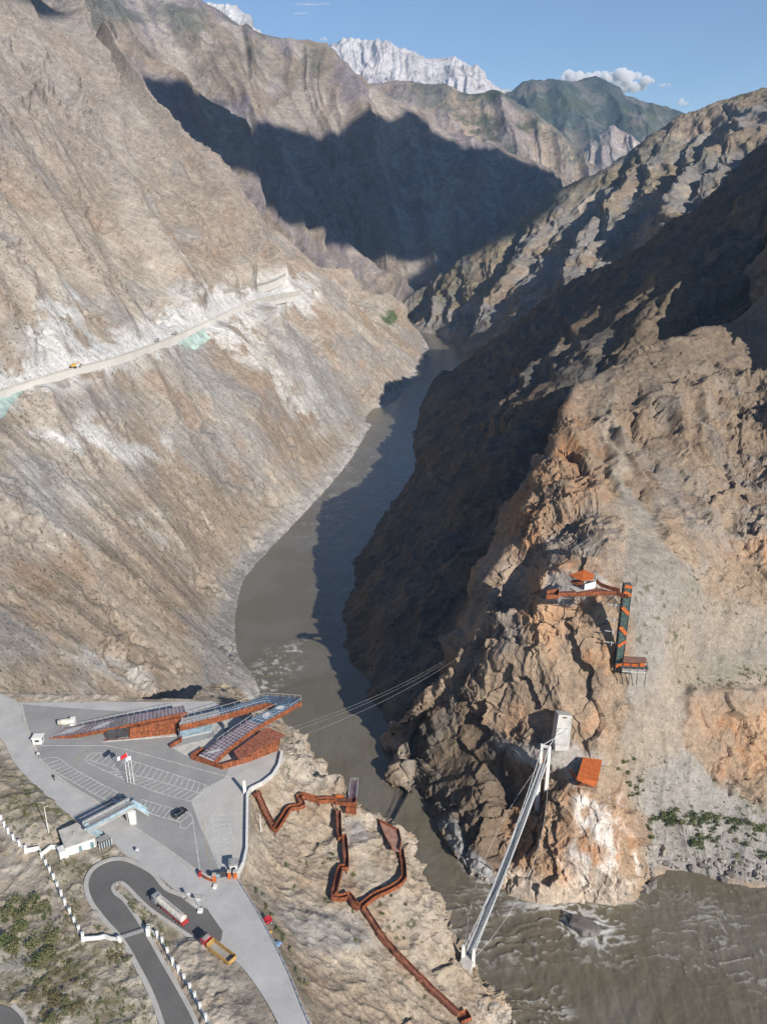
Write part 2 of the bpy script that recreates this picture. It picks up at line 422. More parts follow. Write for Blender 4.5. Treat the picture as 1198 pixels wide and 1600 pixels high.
# ---- big mountain closing the left side --------------------------------
cr = [(-80, -110, 3000), (60, -60, 3000), (190, -35, 3050), (290, -4, 3080), (325, 10, 3100), (370, 34, 3100), (410, 46, 3120), (450, 60, 3150), (510, 85, 3150), (560, 115, 3200), (620, 150, 3200), (680, 185, 3200), (740, 215, 3200), (790, 233, 3200), (830, 258, 3200), (880, 292, 3200), (930, 335, 3250)]
ft = [(200, 270, 2330), (260, 300, 2350), (320, 330, 2370), (380, 360, 2380), (430, 385, 2390), (480, 410, 2400), (530, 435, 2400), (575, 460, 2400), (615, 478, 2400), (650, 482, 2400), (690, 478, 2420), (730, 455, 2450), (780, 425, 2500), (830, 400, 2600), (880, 375, 2700), (930, 365, 2800), (990, 360, 2900)]
crest = [D(*c) for c in cr]; foot = [D(*c) for c in ft]
rows = [[f + W(60, -200, -120) for f in foot], foot] + [[f + (c - f) * k + W(0, 0, -dz) for f, c in zip(foot, crest)] for k, dz in ((.35, 20), (.7, 15))] + [crest, [c + W(60, 200, -110) for c in crest], [c + W(160, 700, -600) for c in crest]]
cB2 = colB(TAN * .95, PURPLE * 1.2, BEIGE, 260, 5.0)
def colB2(e):
    c = cB2(e)
    m = polymask(e['px'] + fbm(e['P'], 120, 4) * 40, e['py'] + fbm(e['P'], 90, 4, off=3) * 30, [(120, -60), (320, 0), (400, 45), (520, 90), (470, 120), (380, 100), (250, 40), (150, 40)], 30)
    return mix(c, np.array([.105, .115, .085]), m * 0.7 * sm(fbm(e['P'], 120, 5, off=2), -0.4, 0.2))
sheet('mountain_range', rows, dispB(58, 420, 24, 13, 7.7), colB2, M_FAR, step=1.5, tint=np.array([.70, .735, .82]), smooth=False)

# ---- far ranges ---------------------------------------------------------
def far_range(name, cr, depth, drop, back, disp, colour, m, step=1.8):
    crest = [D(*c) for c in cr]
    rows = [[c + W(0, -depth, -drop) for c in crest]] + [[c + W(0, -depth * k, -drop * k2) for c in crest] for k, k2 in ((.66, .68), (.33, .36))] + [crest, [c + W(0, back * .3, -drop * .25) for c in crest], [c + W(0, back, -drop) for c in crest]]
    sheet(name, rows, disp, colour, m, step=step, mint=160, mins=200)
far_range('mountain_spur', [(430, 190, 4900), (500, 160, 5000), (560, 137, 5100), (605, 127, 5100), (650, 124, 5100), (700, 133, 5100), (745, 143, 5050), (800, 151, 5000), (832, 168, 4900), (870, 198, 4800), (905, 228, 4700), (945, 262, 4600), (1000, 310, 4500)], 1300, 800, 1500,
          dispB(60, 520, 22, 24, 1.7, 3.0), colB(PURPLE * 1.15, np.array([.14, .14, .12]), TAN, 500, 6.0, 0.12), M_VFAR)
far_range('wooded_mountain', [(660, 230, 7600), (740, 185, 7600), (785, 152, 7600), (830, 131, 7600), (870, 125, 7600), (925, 124, 7600), (975, 138, 7500), (1020, 155, 7400), (1062, 171, 7300), (1130, 195, 7200), (1230, 230, 7000)], 1800, 900, 2000,
          dispB(70, 700, 30, 40, 4.1, 3.0), colB(np.array([.065, .085, .075]), np.array([.045, .062, .055]), np.array([.17, .165, .15]), 700, 1.5, 0.1), M_VFAR)
far_range('pale_foothill', [(870, 275, 6300), (922, 226, 6300), (955, 196, 6300), (972, 204, 6300), (992, 217, 6200), (1030, 245, 6100), (1080, 290, 6000)], 700, 600, 900,
          dispB(30, 300, 12, 14, 8.1, 3.0), colB(GREY * 1.1, PURPLE * 1.2, BEIGE * .9, 300, 3.5), M_VFAR)
SNOW = np.array([.54, .52, .52])
far_range('snow_mountain', [(400, 130, 10500), (470, 95, 10500), (515, 72, 10500), (540, 64, 10500), (580, 61, 10500), (620, 74, 10400), (655, 85, 10400), (682, 92, 10400), (702, 90, 10400), (725, 96, 10300), (748, 106, 10300), (768, 128, 10200), (798, 143, 10200), (850, 165, 10200)], 2500, 1300, 2500,
          dispB(60, 420, 40, 22, 2.9, 3.0), colB(SNOW, SNOW * np.array([.85, .83, .84]), SNOW * 1.1, 500, 2.5), M_VFAR, 1.2)
far_range('snow_peak', [(200, 60, 10500), (280, 22, 10500), (322, 1, 10500), (342, 8, 10500), (362, 13, 10500), (385, 28, 10400), (430, 60, 10400)], 2000, 1200, 2000,
          dispB(100, 420, 60, 40, 6.9, 3.0), colB(SNOW, SNOW * .8, SNOW * 1.15, 500, 4.5), M_VFAR, 1.2)

# ---- right valley side, far spur ---------------------------------------
cr = [(590, 512, 2080), (622, 484, 2070), (660, 449, 2080), (700, 422, 2060), (760, 378, 2020), (840, 321, 2080), (880, 294, 2110), (940, 265, 2150), (1000, 226, 2200), (1060, 182, 2240), (1100, 167, 2240), (1198, 136, 2220), (1320, 90, 2150), (1500, 0, 2000)]
crest = [D(*c) for c in cr]
foot = [Zp(608, 502, 0), Zp(622, 505, 0), Zp(645, 515, 0), Zp(690, 526, 0), Zp(722, 549, 0), Zp(722, 562, 0), Zp(716, 580, 0), D(770, 560, 1280), D(840, 520, 1250), D(920, 480, 1240), D(1000, 445, 1200), D(1120, 390, 1100), D(1270, 320, 1000), D(1420, 260, 900)]
rows = [[f + W(-25, -40, -25) for f in foot], foot] + [[f + (c - f) * k + W(0, 0, -dz) for f, c in zip(foot, crest)] for k, dz in ((.12, 0), (.4, 14), (.7, 16))] + [crest, [c + W(60, 120, -90) for c in crest], [c + W(160, 420, -400) for c in crest]]
def dispR(e):
    P = e['P']; k = 1 - 0.85 * np.exp(-((e['t'] - 5) / 0.7) ** 2); ft = sm(e['t'], 1.1, 3.0)
    return (saw(e, 260, 9, .2, 3.4) * 62 + saw(e, 85, 9, .25, 7.7) * 20 + gully(e, 60, 10, 0.35, 4, off=1.4) * 7) * k * (.05 + .95 * ft) + (fbm(P, 70, 7, 0.48) * 5 + ridged(P, 30, 5, .5, off=6) * 2.5) * (.05 + .95 * ft)
cR = colB(TAN * 1.0, GREY * 1.1, BEIGE * 1.15, 130, 8.0)
def colR(e):
    c = cR(e); P = e['P']
    c = mix(c, OLIVE * 1.1, sm(fbm(P, 220, 5, off=12), 0.05, 0.4) * 0.5 * sm(e['t'], 2.5, 4))
    return mix(c, BEIGE * 1.1, sm(e['t'], 2.0, 1.2) * 0.6 * sm(fbm(P, 40, 4, off=3), -.2, .3))
sheet('mountain_flank', rows, dispR, colR, M_MID, step=1.6, nmax=1300, tint=.72, smooth=False)

# ---- right valley side, nearer rib -------------------------------------
crest = [D(692, 590, 1385), D(756, 549, 1250), D(861, 463, 1180), D(983, 397, 1120), D(1083, 327, 1080), D(1198, 228, 1020), D(1400, 80, 950), W(560, 860, 300), W(660, 800, 330)]
foot = [Zp(696, 600, 0), Zp(664, 626, 0), Zp(648, 682, 0), Zp(648, 742, 0), Zp(590, 825, 0), Zp(552, 910, 0), Zp(544, 985, 0), Zp(590, 1110, 0), Zp(700, 1180, 0)]
rows = [[f + W(-20, -6, -20) for f in foot], foot] + [[f + (c - f) * k + W(0, 0, dz) for f, c in zip(foot, crest)] for k, dz in ((.06, 6), (.25, 10), (.5, 2), (.75, -4))] + [crest, [c + W(20, 80, -50) for c in crest], [c + W(60, 260, -260) for c in crest]]
def dispR2(e):
    P = e['P']; k = 1 - 0.8 * np.exp(-((e['t'] - 6) / 0.8) ** 2); ft = sm(e['t'], 1.1, 3.4); sz = sm(P[:, 1], 380, 1000)
    return (saw(e, 150, 8, .3, 2.2) * (10 + 14 * sz) + saw(e, 55, 8, .35, 5.5) * (6 + 6 * sz) + gully(e, 40, 9, 0.4, 4, off=7.4) * (3 + 3 * sz)) * k * (.08 + .92 * ft) + fbm(P, 50, 7, 0.48) * 3.5 + ridged(P, 26, 5, .5, off=6) * 3
cR2 = colB(TAN * .8, GREY * .8, TAN * 1.1, 90, 3.0)
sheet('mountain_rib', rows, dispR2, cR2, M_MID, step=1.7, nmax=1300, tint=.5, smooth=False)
# ---- near rock spur on the right ---------------------------------------
crest = [Zp(640, 1238, 3), D(632, 1150, 360), D(660, 1100, 355), D(706, 1050, 355), D(727, 1005, 358), D(749, 950, 365), D(775, 882, 385), D(815, 794, 410), D(852, 714, 440), D(876, 655, 470), D(900, 608, 500),
         D(960, 577, 530), D(1050, 533, 570), D(1198, 463, 640), W(345, 664, 342), W(440, 695, 402), W(600, 735, 465)]
foot = [Zp(680, 1290, 0), Zp(720, 1340, 0), Zp(757, 1380, 0), Zp(790, 1402, 0), Zp(830, 1409, 0), Zp(870, 1411, 0), Zp(912, 1412, 0), Zp(950, 1411, 0), Zp(984, 1403, 0), Zp(1000, 1387, 0), Zp(1030, 1365, 0), Zp(1080, 1364, 0), Zp(1130, 1379, 0), Zp(1200, 1389, 0), Zp(1400, 1400, 0), W(420, 270, 0), W(620, 300, 0)]
led = [D(652, 1245, 338), D(655, 1195, 345), D(690, 1172, 341), D(730, 1165, 334), D(780, 1170, 322), D(822, 1187, 310), D(862, 1192, 303), D(905, 1200, 300), D(940, 1216, 298), D(965, 1230, 299), D(985, 1240, 300), D(1020, 1240, 300), D(1090, 1225, 304), D(1198, 1200, 314), D(1400, 1150, 340), W(450, 400, 90), W(650, 430, 120)]
up = [D(645, 1225, 345), D(645, 1165, 354), D(680, 1120, 348), D(720, 1085, 343), D(760, 1040, 341), D(800, 990, 341), D(842, 945, 346), D(880, 915, 345), D(920, 905, 341), D(952, 905, 341), D(985, 915, 342), D(1050, 900, 360), D(1120, 880, 385), D(1198, 850, 400), D(1400, 800, 430), W(500, 570, 220), W(690, 600, 280)]
rows = [[f + W(3, -10, -22) for f in foot], foot,
        [f + (l - f) * W(.45, .45, .62) for f, l in zip(foot, led)], led,
        [l + (u - l) * W(.45, .5, .52) for l, u in zip(led, up)], up,
        [u + (c - u) * W(.5, .5, .54) for u, c in zip(up, crest)], crest]
rows += [[c + W(-7, 12, -24 if i > 3 else -10) for i, c in enumerate(crest)], [c + W(-20, 46, -90) for c in crest], [c + W(-50, 110, -200) for c in crest]]
SCREE = [(900, 560), (930, 600), (965, 760), (975, 900), (985, 1000), (975, 1110), (960, 1170), (985, 1250), (1010, 1360), (1240, 1400), (1240, 1260), (1110, 1200), (1060, 1140), (1075, 1080), (1240, 1060), (1240, 960), (1120, 930), (1060, 860), (1010, 800), (1000, 760), (960, 660), (960, 570)]
def rockmask(e):
    px = e['px'] + fbm(e['P'], 18, 4) * 22; py = e['py'] + fbm(e['P'], 18, 4, off=4) * 22
    sc = polymask(px, py, SCREE, 14)
    oc = np.maximum(polymask(px, py, [(1075, 1085), (1150, 1110), (1260, 1100), (1260, 1290), (1160, 1235), (1100, 1195), (1065, 1140)], 8), polymask(px, py, [(1000, 1370), (1010, 1400), (985, 1420)], 5))
    pad = np.maximum(polymask(px, py, [(770, 1150), (850, 1165), (900, 1165), (940, 1195), (900, 1225), (860, 1210), (800, 1190)], 10), polymask(px, py, [(860, 900), (960, 905), (975, 935), (860, 930)], 6))
    return np.clip(1 - sc, 0, 1) * (1 - .8 * pad) + oc * sc, sc, pad
def dispN(e):
    P = e['P']; rk, sc, pad = rockmask(e); e['rk'] = rk; e['sc'] = sc; e['pad'] = pad
    t = e['t']
    hi = sm(t, 5.2, 6.2)
    side = 1 - 0.75 * np.exp(-((t - 7.1) / .5) ** 2)
    low = 1 - sm(P[:, 1], 330, 420)
    dun = polymask(e['px'], e['py'], [(900, 600), (1260, 440), (1260, 600), (1120, 570), (1000, 620), (930, 630)], 22)
    rk = rk * (1 - .6 * dun)
    vr = .3 + 1.0 * sm(fbm(P, 38, 3, off=41), -.3, .4)
    h = ridged(P * np.array([1, 1, .6]), 55, 6, .5, off=2.2) * (4.2 + 2.5 * hi) * side
    h += ridged(P * np.array([1, 1, .55]), 19, 5, .45, off=5.2) * 1.6 * vr * (.5 + .5 * side)
    wp = P + np.stack([fbm(P, 12, 3), fbm(P, 12, 3, off=5), fbm(P, 12, 3, off=9)], 1) * 2.5
    h += facets(wp * np.array([1, 1, .7]), 22, 3.0) * 3.4 + facets(wp * np.array([1, 1, .8]), 7.0, 8.0) * 1.5 * vr + facets(wp, 2.8, 5.0) * .6 * vr
    g = gully(e, 75, 6, 0.5, 4, off=3.4) * 8 * hi * side
    s2 = gully(e, 24, 8, 0.6, 4, off=6.1) * .7 + fbm(P, 14, 6) * 0.9 + fbm(P, 60, 4, off=9) * 3.5
    left = 1 - sm(e['px'], 640, 720) * 0.0
    boul = sm(fbm(P, 5, 2, off=8), .35, .6) * 1.1 * sm(t, 2.6, 1.2)
    cove = polymask(e['px'], e['py'], [(738, 1182), (822, 1198), (842, 1240), (832, 1320), (800, 1345), (762, 1335), (765, 1250)], 12)
    shelf = polymask(e['px'], e['py'], [(950, 900), (990, 900), (1020, 1020), (1020, 1050), (955, 1050)], 10)
    h = h * (1 - .75 * shelf) - 1.5 * shelf - 9 * cove
    f = sm(t, .85, 1.25)
    return ((h + g) * rk + s2 * (1 - rk) + boul) * (.25 + .75 * f)
def colN(e):
    P = e['P']; px = e['px'] + fbm(P, 22, 5) * 24; py = e['py'] + fbm(P, 22, 5, off=6) * 24
    rk, sc = e['rk'], e['sc']
    q = P * np.array([1, 1, .45])
    n1 = fbm(q, 34, 6, .58); n2 = fbm(q, 13, 6, .6, off=3); n3 = fbm(q, 70, 4, off=7)
    c = mix(np.tile(np.array([.41, .33, .255]), (len(P), 1)), GREY * 1.25, sm(n1, -.1, .45) * .8)
    c = mix(c, np.array([.47, .40, .32]), sm(n2, .1, .6) * .7)
    c = mix(c, np.array([.20, .165, .14]), sm(fbm(q, 9, 5, off=13) - .03 * e['h'], .2, .7) * .45)
    orz = np.maximum.reduce([polymask(px, py, p, 26) for p in ([(800, 880), (940, 900), (975, 1000), (960, 1080), (880, 1060), (830, 1000)], [(860, 640), (930, 640), (960, 760), (900, 800), (800, 860), (790, 800), (840, 720)],
            [(800, 1220), (980, 1240), (1000, 1400), (790, 1410), (770, 1300)], [(1080, 1100), (1240, 1120), (1240, 1220), (1120, 1200)], [(730, 1120), (960, 1100), (960, 1160), (860, 1150)], [(1140, 850), (1240, 820), (1240, 960)])])
    c = mix(c, np.array([.56, .37, .235]), orz * sm(n1 + .5 * n2, -.6, .3) * .85)
    c = mix(c, np.array([.50, .27, .14]), orz * sm(fbm(q, 16, 5, off=23), .1, .5) * .6)
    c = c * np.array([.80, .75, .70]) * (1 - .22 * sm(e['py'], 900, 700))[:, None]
    c = c * (1 - .42 * polymask(px, py, [(620, 1130), (720, 1090), (780, 1150), (800, 1230), (795, 1380), (740, 1390), (660, 1290)], 14))[:, None]  # shade of the recess left of the nose, put into the rock colour
    wht = np.maximum(polymask(px, py, [(890, 1240), (970, 1240), (985, 1300), (990, 1385), (920, 1395), (885, 1330)], 12), polymask(px, py, [(935, 1230), (975, 1260), (985, 1300), (960, 1290)], 8))
    c = mix(c, np.array([.68, .64, .59]), wht * sm(n2 + n1, -.35, .4) * .9)
    c = mix(c, np.array([.60, .53, .45]), polymask(px, py, [(790, 1370), (980, 1370), (985, 1420), (790, 1420)], 14) * .6)
    scr = mix(np.tile(np.array([.33, .28, .225]), (len(P), 1)), np.array([.28, .25, .215]), sm(fbm(P, 45, 5, off=2), -.2, .4))
    scr = mix(scr, GREY * .95, polymask(px, py, [(990, 900), (1050, 920), (1020, 1060), (990, 1150), (960, 1120), (985, 1010)], 22) * .7)
    scr = mix(scr, np.array([.31, .295, .28]), polymask(px, py, [(1000, 1210), (1060, 1170), (1240, 1300), (1240, 1400), (1010, 1380)], 20) * .8)
    scr = mix(scr, np.array([.19, .195, .09]), polymask(px, py, [(1060, 1040), (1240, 1030), (1240, 1062), (1060, 1075)], 9) * .18 + polymask(px, py, [(1080, 1150), (1240, 1230), (1240, 1290), (1130, 1230)], 14) * .25)
    scr = mix(scr, np.array([.09, .10, .05]), sm(fbm(P, 3.2, 2, off=2), .38, .6) * sm(fbm(P, 40, 3, off=51), -.2, .3) * .75)
    c = mix(c, scr, np.clip(sc * (1 - rk), 0, 1))
    # crest top of the spur: dun stony soil
    c = mix(c, np.array([.215, .17, .128]), polymask(px, py, [(880, 590), (1260, 420), (1260, 640), (1100, 590), (1000, 640), (930, 640)], 20) * .7)
    c = mix(c, np.array([.42, .40, .38]), e['pad'] * .75)
    # damp pale band just over the water on the shaded side
    c = mix(c, np.array([.40, .42, .44]), polymask(px, py, [(670, 1285), (690, 1275), (760, 1350), (790, 1400), (750, 1390)], 7) * .7)
    return c
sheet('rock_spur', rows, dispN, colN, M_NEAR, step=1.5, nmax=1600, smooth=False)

# ---- promontory below the lot -------------------------------------------
ZL = 90.0
E0 = 0
E = [Zp(300, 1092, ZL - .4), Zp(360, 1110, ZL - .4), Zp(415, 1145, ZL - .4), Zp(439, 1176, ZL - .4), Zp(428, 1212, ZL - .4), Zp(390, 1238, ZL - .4), Zp(386, 1330, ZL - .4), Zp(374, 1378, ZL - .4), Zp(410, 1440, ZL - .4), Zp(450, 1522, ZL - .4), Zp(490, 1610, ZL - .4), Zp(530, 1700, ZL - .4)]
m1 = [Zp(306, 1085, 82), Zp(368, 1103, 82), Zp(425, 1142, 82), Zp(455, 1183, 85), Zp(450, 1222, 84), Zp(432, 1290, 80), Zp(440, 1350, 78), Zp(460, 1410, 77), Zp(490, 1475, 76), Zp(530, 1550, 74), Zp(580, 1640, 72), Zp(640, 1740, 70)]
m2 = [Zp(320, 1075, 60), Zp(378, 1095, 62), Zp(445, 1145, 74), Zp(480, 1190, 80), Zp(500, 1232, 79), Zp(520, 1292, 74), Zp(550, 1352, 70), Zp(580, 1420, 66), Zp(610, 1482, 61), Zp(650, 1560, 55), Zp(700, 1650, 50), Zp(760, 1760, 45)]
si = [Zp(335, 1072, 40), Zp(388, 1090, 45), Zp(462, 1152, 62), Zp(505, 1205, 75), Zp(557, 1247, 75), Zp(607, 1288, 69), Zp(642, 1345, 65), Zp(667, 1405, 59), Zp(703, 1470, 50), Zp(740, 1530, 43), Zp(785, 1620, 36), Zp(850, 1740, 30)]
def out(p, a, b, dz): return p + W(a, b, dz)
rows = [[p + W(-3, 0, -4) for p in E], [p + W(0, 0, -.5) for p in E], m1, m2, si] + [[out(p, 7, 6, -p[2] * .35) for p in si], [out(p, 15, 11, -p[2] * .8) for p in si], [out(p, 24, 14, -p[2] - 10) for p in si]]
def dispP(e):
    P = e['P']; t = e['t']; f = sm(t, 1.0, 2.0)
    rk = np.maximum(polymask(e['px'], e['py'], [(440, 1170), (470, 1160), (560, 1230), (540, 1240), (500, 1215), (450, 1215)], 10), sm(t, 3.5, 4.2))
    rk = np.maximum(rk, sm(fbm(P, 30, 3, off=3), .2, .5) * .6)
    qs = np.stack([P[:, 1] + .38 * P[:, 0] + fbm(P, 16, 4, off=3) * 5, P[:, 0] / 8, P[:, 2] * .05], 1)
    h = ridged(qs, 13, 5, .55, off=2.4) * .7 + fbm(P, 22, 6, .52) * .8 + ridged(P, 9, 5, .55) * .7
    h += rk * (ridged(P * np.array([1, 1, .6]), 20, 5, .55, off=8) * 4.0 + facets(P, 9, 2.0) * 2.2 + facets(P, 3.5, 4.0) * .8)
    mound = polymask(e['px'], e['py'], [(460, 1425), (520, 1435), (570, 1470), (560, 1500), (500, 1480)], 14)
    return h * f * .85 + (mound * 2.0 + ridged(P, 5, 3, off=3) * .3) * f
def colP(e):
    P = e['P']; px = e['px'] + fbm(P, 12, 5) * 18; py = e['py'] + fbm(P, 12, 5, off=6) * 18
    q = np.stack([P[:, 1] + .38 * P[:, 0] + fbm(P, 12, 4) * 5, P[:, 0] / 7, P[:, 2] * .02], 1); st = fbm(q, 7, 5, .6)
    c = mix(np.tile(np.array([.43, .35, .265]), (len(P), 1)), np.array([.50, .43, .345]), sm(fbm(P, 22, 5) + .5 * st, -.3, .5))
    c = mix(c, np.array([.40, .29, .20]), sm(fbm(P, 16, 5, off=9) + .3 * st, .1, .6) * .7)
    c = mix(c, np.array([.36, .345, .325]), polymask(px, py, [(400, 1395), (470, 1420), (560, 1440), (600, 1490), (540, 1480), (500, 1500), (440, 1440)], 14) * .8)
    c = mix(c, np.array([.56, .51, .44]), polymask(px, py, [(440, 1165), (470, 1155), (520, 1215), (490, 1240), (445, 1215)], 12) * .6)
    c = mix(c, np.array([.36, .36, .36]), polymask(px, py, [(540, 1280), (560, 1280), (575, 1320), (550, 1315)], 7) * .7)
    c = mix(c, np.array([.62, .58, .52]), polymask(px, py, [(745, 1560), (850, 1600), (860, 1680), (780, 1640)], 12) * .6)
    c = mix(c, BROWN, sm(fbm(P, 6, 4, off=19), .25, .6) * .4)
    c = mix(c, np.array([.10, .11, .055]), sm(fbm(P, 2.2, 2, off=2), .42, .6) * sm(fbm(P, 22, 3, off=51), 0, .4) * .8)
    c = mix(c, np.array([.17, .155, .12]), sm(linedist(px, py, [(392, 1395), (430, 1470), (470, 1560), (500, 1620)]), 14, 4) * .5)
    return c
sheet('promontory', rows, dispP, colP, M_NEAR, step=1.4, nmax=1200, tint=.84, smooth=False)

# ---- plateau carrying the road and the car park --------------------------
MAINROAD = [(-60, 1075), (0, 1083), (32, 1098), (330, 1090), (420, 1150), (440, 1178), (428, 1213), (388, 1238), (384, 1332), (374, 1374), (412, 1440), (452, 1520), (484, 1600), (530, 1700), (470, 1700), (436, 1602), (386, 1520), (340, 1478), (300, 1445), (292, 1412), (250, 1370), (215, 1345), (196, 1335), (178, 1318), (150, 1305), (100, 1266), (60, 1232), (22, 1190), (0, 1152), (-60, 1120)]
HAIRPIN = [(318, 1402), (265, 1393), (238, 1366), (207, 1349), (185, 1344), (164, 1349), (145, 1362), (137, 1384), (145, 1410), (165, 1437), (195, 1472), (218, 1512), (238, 1552), (256, 1602), (280, 1690), (335, 1690), (306, 1602), (281, 1552), (251, 1500), (226, 1456), (196, 1410), (179, 1395), (175, 1386), (182, 1379), (196, 1381), (230, 1415), (265, 1440), (300, 1464), (330, 1470)]
LOWROAD = [(-60, 1575), (0, 1568), (20, 1573), (38, 1590), (44, 1605), (60, 1700), (-60, 1700)]
Lf = [W(-225, 360, ZL - 60), W(-220, 318, ZL - 12), W(-238, 294, ZL), W(-260, 270, ZL), W(-270, 250, ZL), W(-280, 235, ZL), W(-280, 220, ZL), W(-270, 200, ZL), W(-260, 180, ZL), W(-250, 165, ZL), W(-240, 150, ZL), W(-230, 140, ZL), W(-220, 132, ZL), W(-210, 118, ZL)]
Rt = [E[0] + W(-40, 75, -75), E[0] + W(-22, 26, -24)] + [p + W(.6, 0, 0) for p in E]
rows = [Lf, Rt]
def offroad(px, py):
    m = np.maximum.reduce([polymask(px, py, MAINROAD, 7), polymask(px, py, HAIRPIN, 7), polymask(px, py, LOWROAD, 7)])
    return 1 - m
def dispG(e):
    P = e['P']; k = offroad(e['px'], e['py']); k = np.where(e['s'] < 1.9, 1, k); k = k * (1 - sm(e['t'], .90, .96) * (e['s'] > 2)); e['k'] = k
    m = polymask(e['px'], e['py'], [(275, 1480), (330, 1465), (400, 1530), (440, 1610), (420, 1680), (330, 1640), (300, 1560)], 16)
    hill = polymask(e['px'], e['py'], [(-300, 1180), (0, 1200), (70, 1260), (90, 1300), (40, 1330), (0, 1300), (-300, 1300)], 22)
    h = fbm(P, 30, 5) * 1.2 + ridged(P, 8, 5, .55) * .5 + m * (1.6 + fbm(P, 10, 6, .55, off=4) * 1.3) + hill * 2.5
    return np.where(k > .02, k * (h + .3), 0) - .12 * (1 - k)
def colG(e):
    P = e['P']; px = e['px'] + fbm(P, 8, 5) * 16; py = e['py'] + fbm(P, 8, 5, off=6) * 16
    c = mix(np.tile(np.array([.43, .375, .31]), (len(P), 1)), np.array([.52, .47, .40]), sm(fbm(P, 14, 6), -.3, .4))
    c = mix(c, np.array([.38, .30, .22]), sm(fbm(P, 9, 5, off=4), .1, .5) * .6)
    veg = np.maximum.reduce([polymask(px, py, p, 16) for p in ([(-50, 1420), (60, 1400), (90, 1470), (200, 1490), (240, 1600), (-50, 1600)], [(0, 1190), (100, 1240), (140, 1300), (60, 1300), (0, 1260)], [(60, 1330), (135, 1350), (130, 1440), (90, 1400)], [(180, 1390), (250, 1430), (260, 1470), (215, 1430)])])
    sp = sm(fbm(P, 3.0, 4, off=2), -.05, .35) * sm(fbm(P, 16, 4, off=51), -.35, .3)
    c = mix(c, np.array([.15, .155, .075]), veg * sp * .85)
    c = mix(c, np.array([.24, .215, .12]), veg * .3)
    c = mix(c, np.array([.30, .275, .24]), polymask(px, py, [(330, 1490), (400, 1520), (430, 1600), (380, 1600), (340, 1540)], 10) * .6)
    c = mix(c, np.array([.55, .51, .46]), polymask(px, py, [(-20, 1460), (60, 1500), (60, 1530), (-20, 1510)], 8) * .6)
    return c
sheet('plateau', rows, dispG, colG, M_NEAR, step=1.5, nmax=1200, linear=True, updir=1.0, tint=.9)

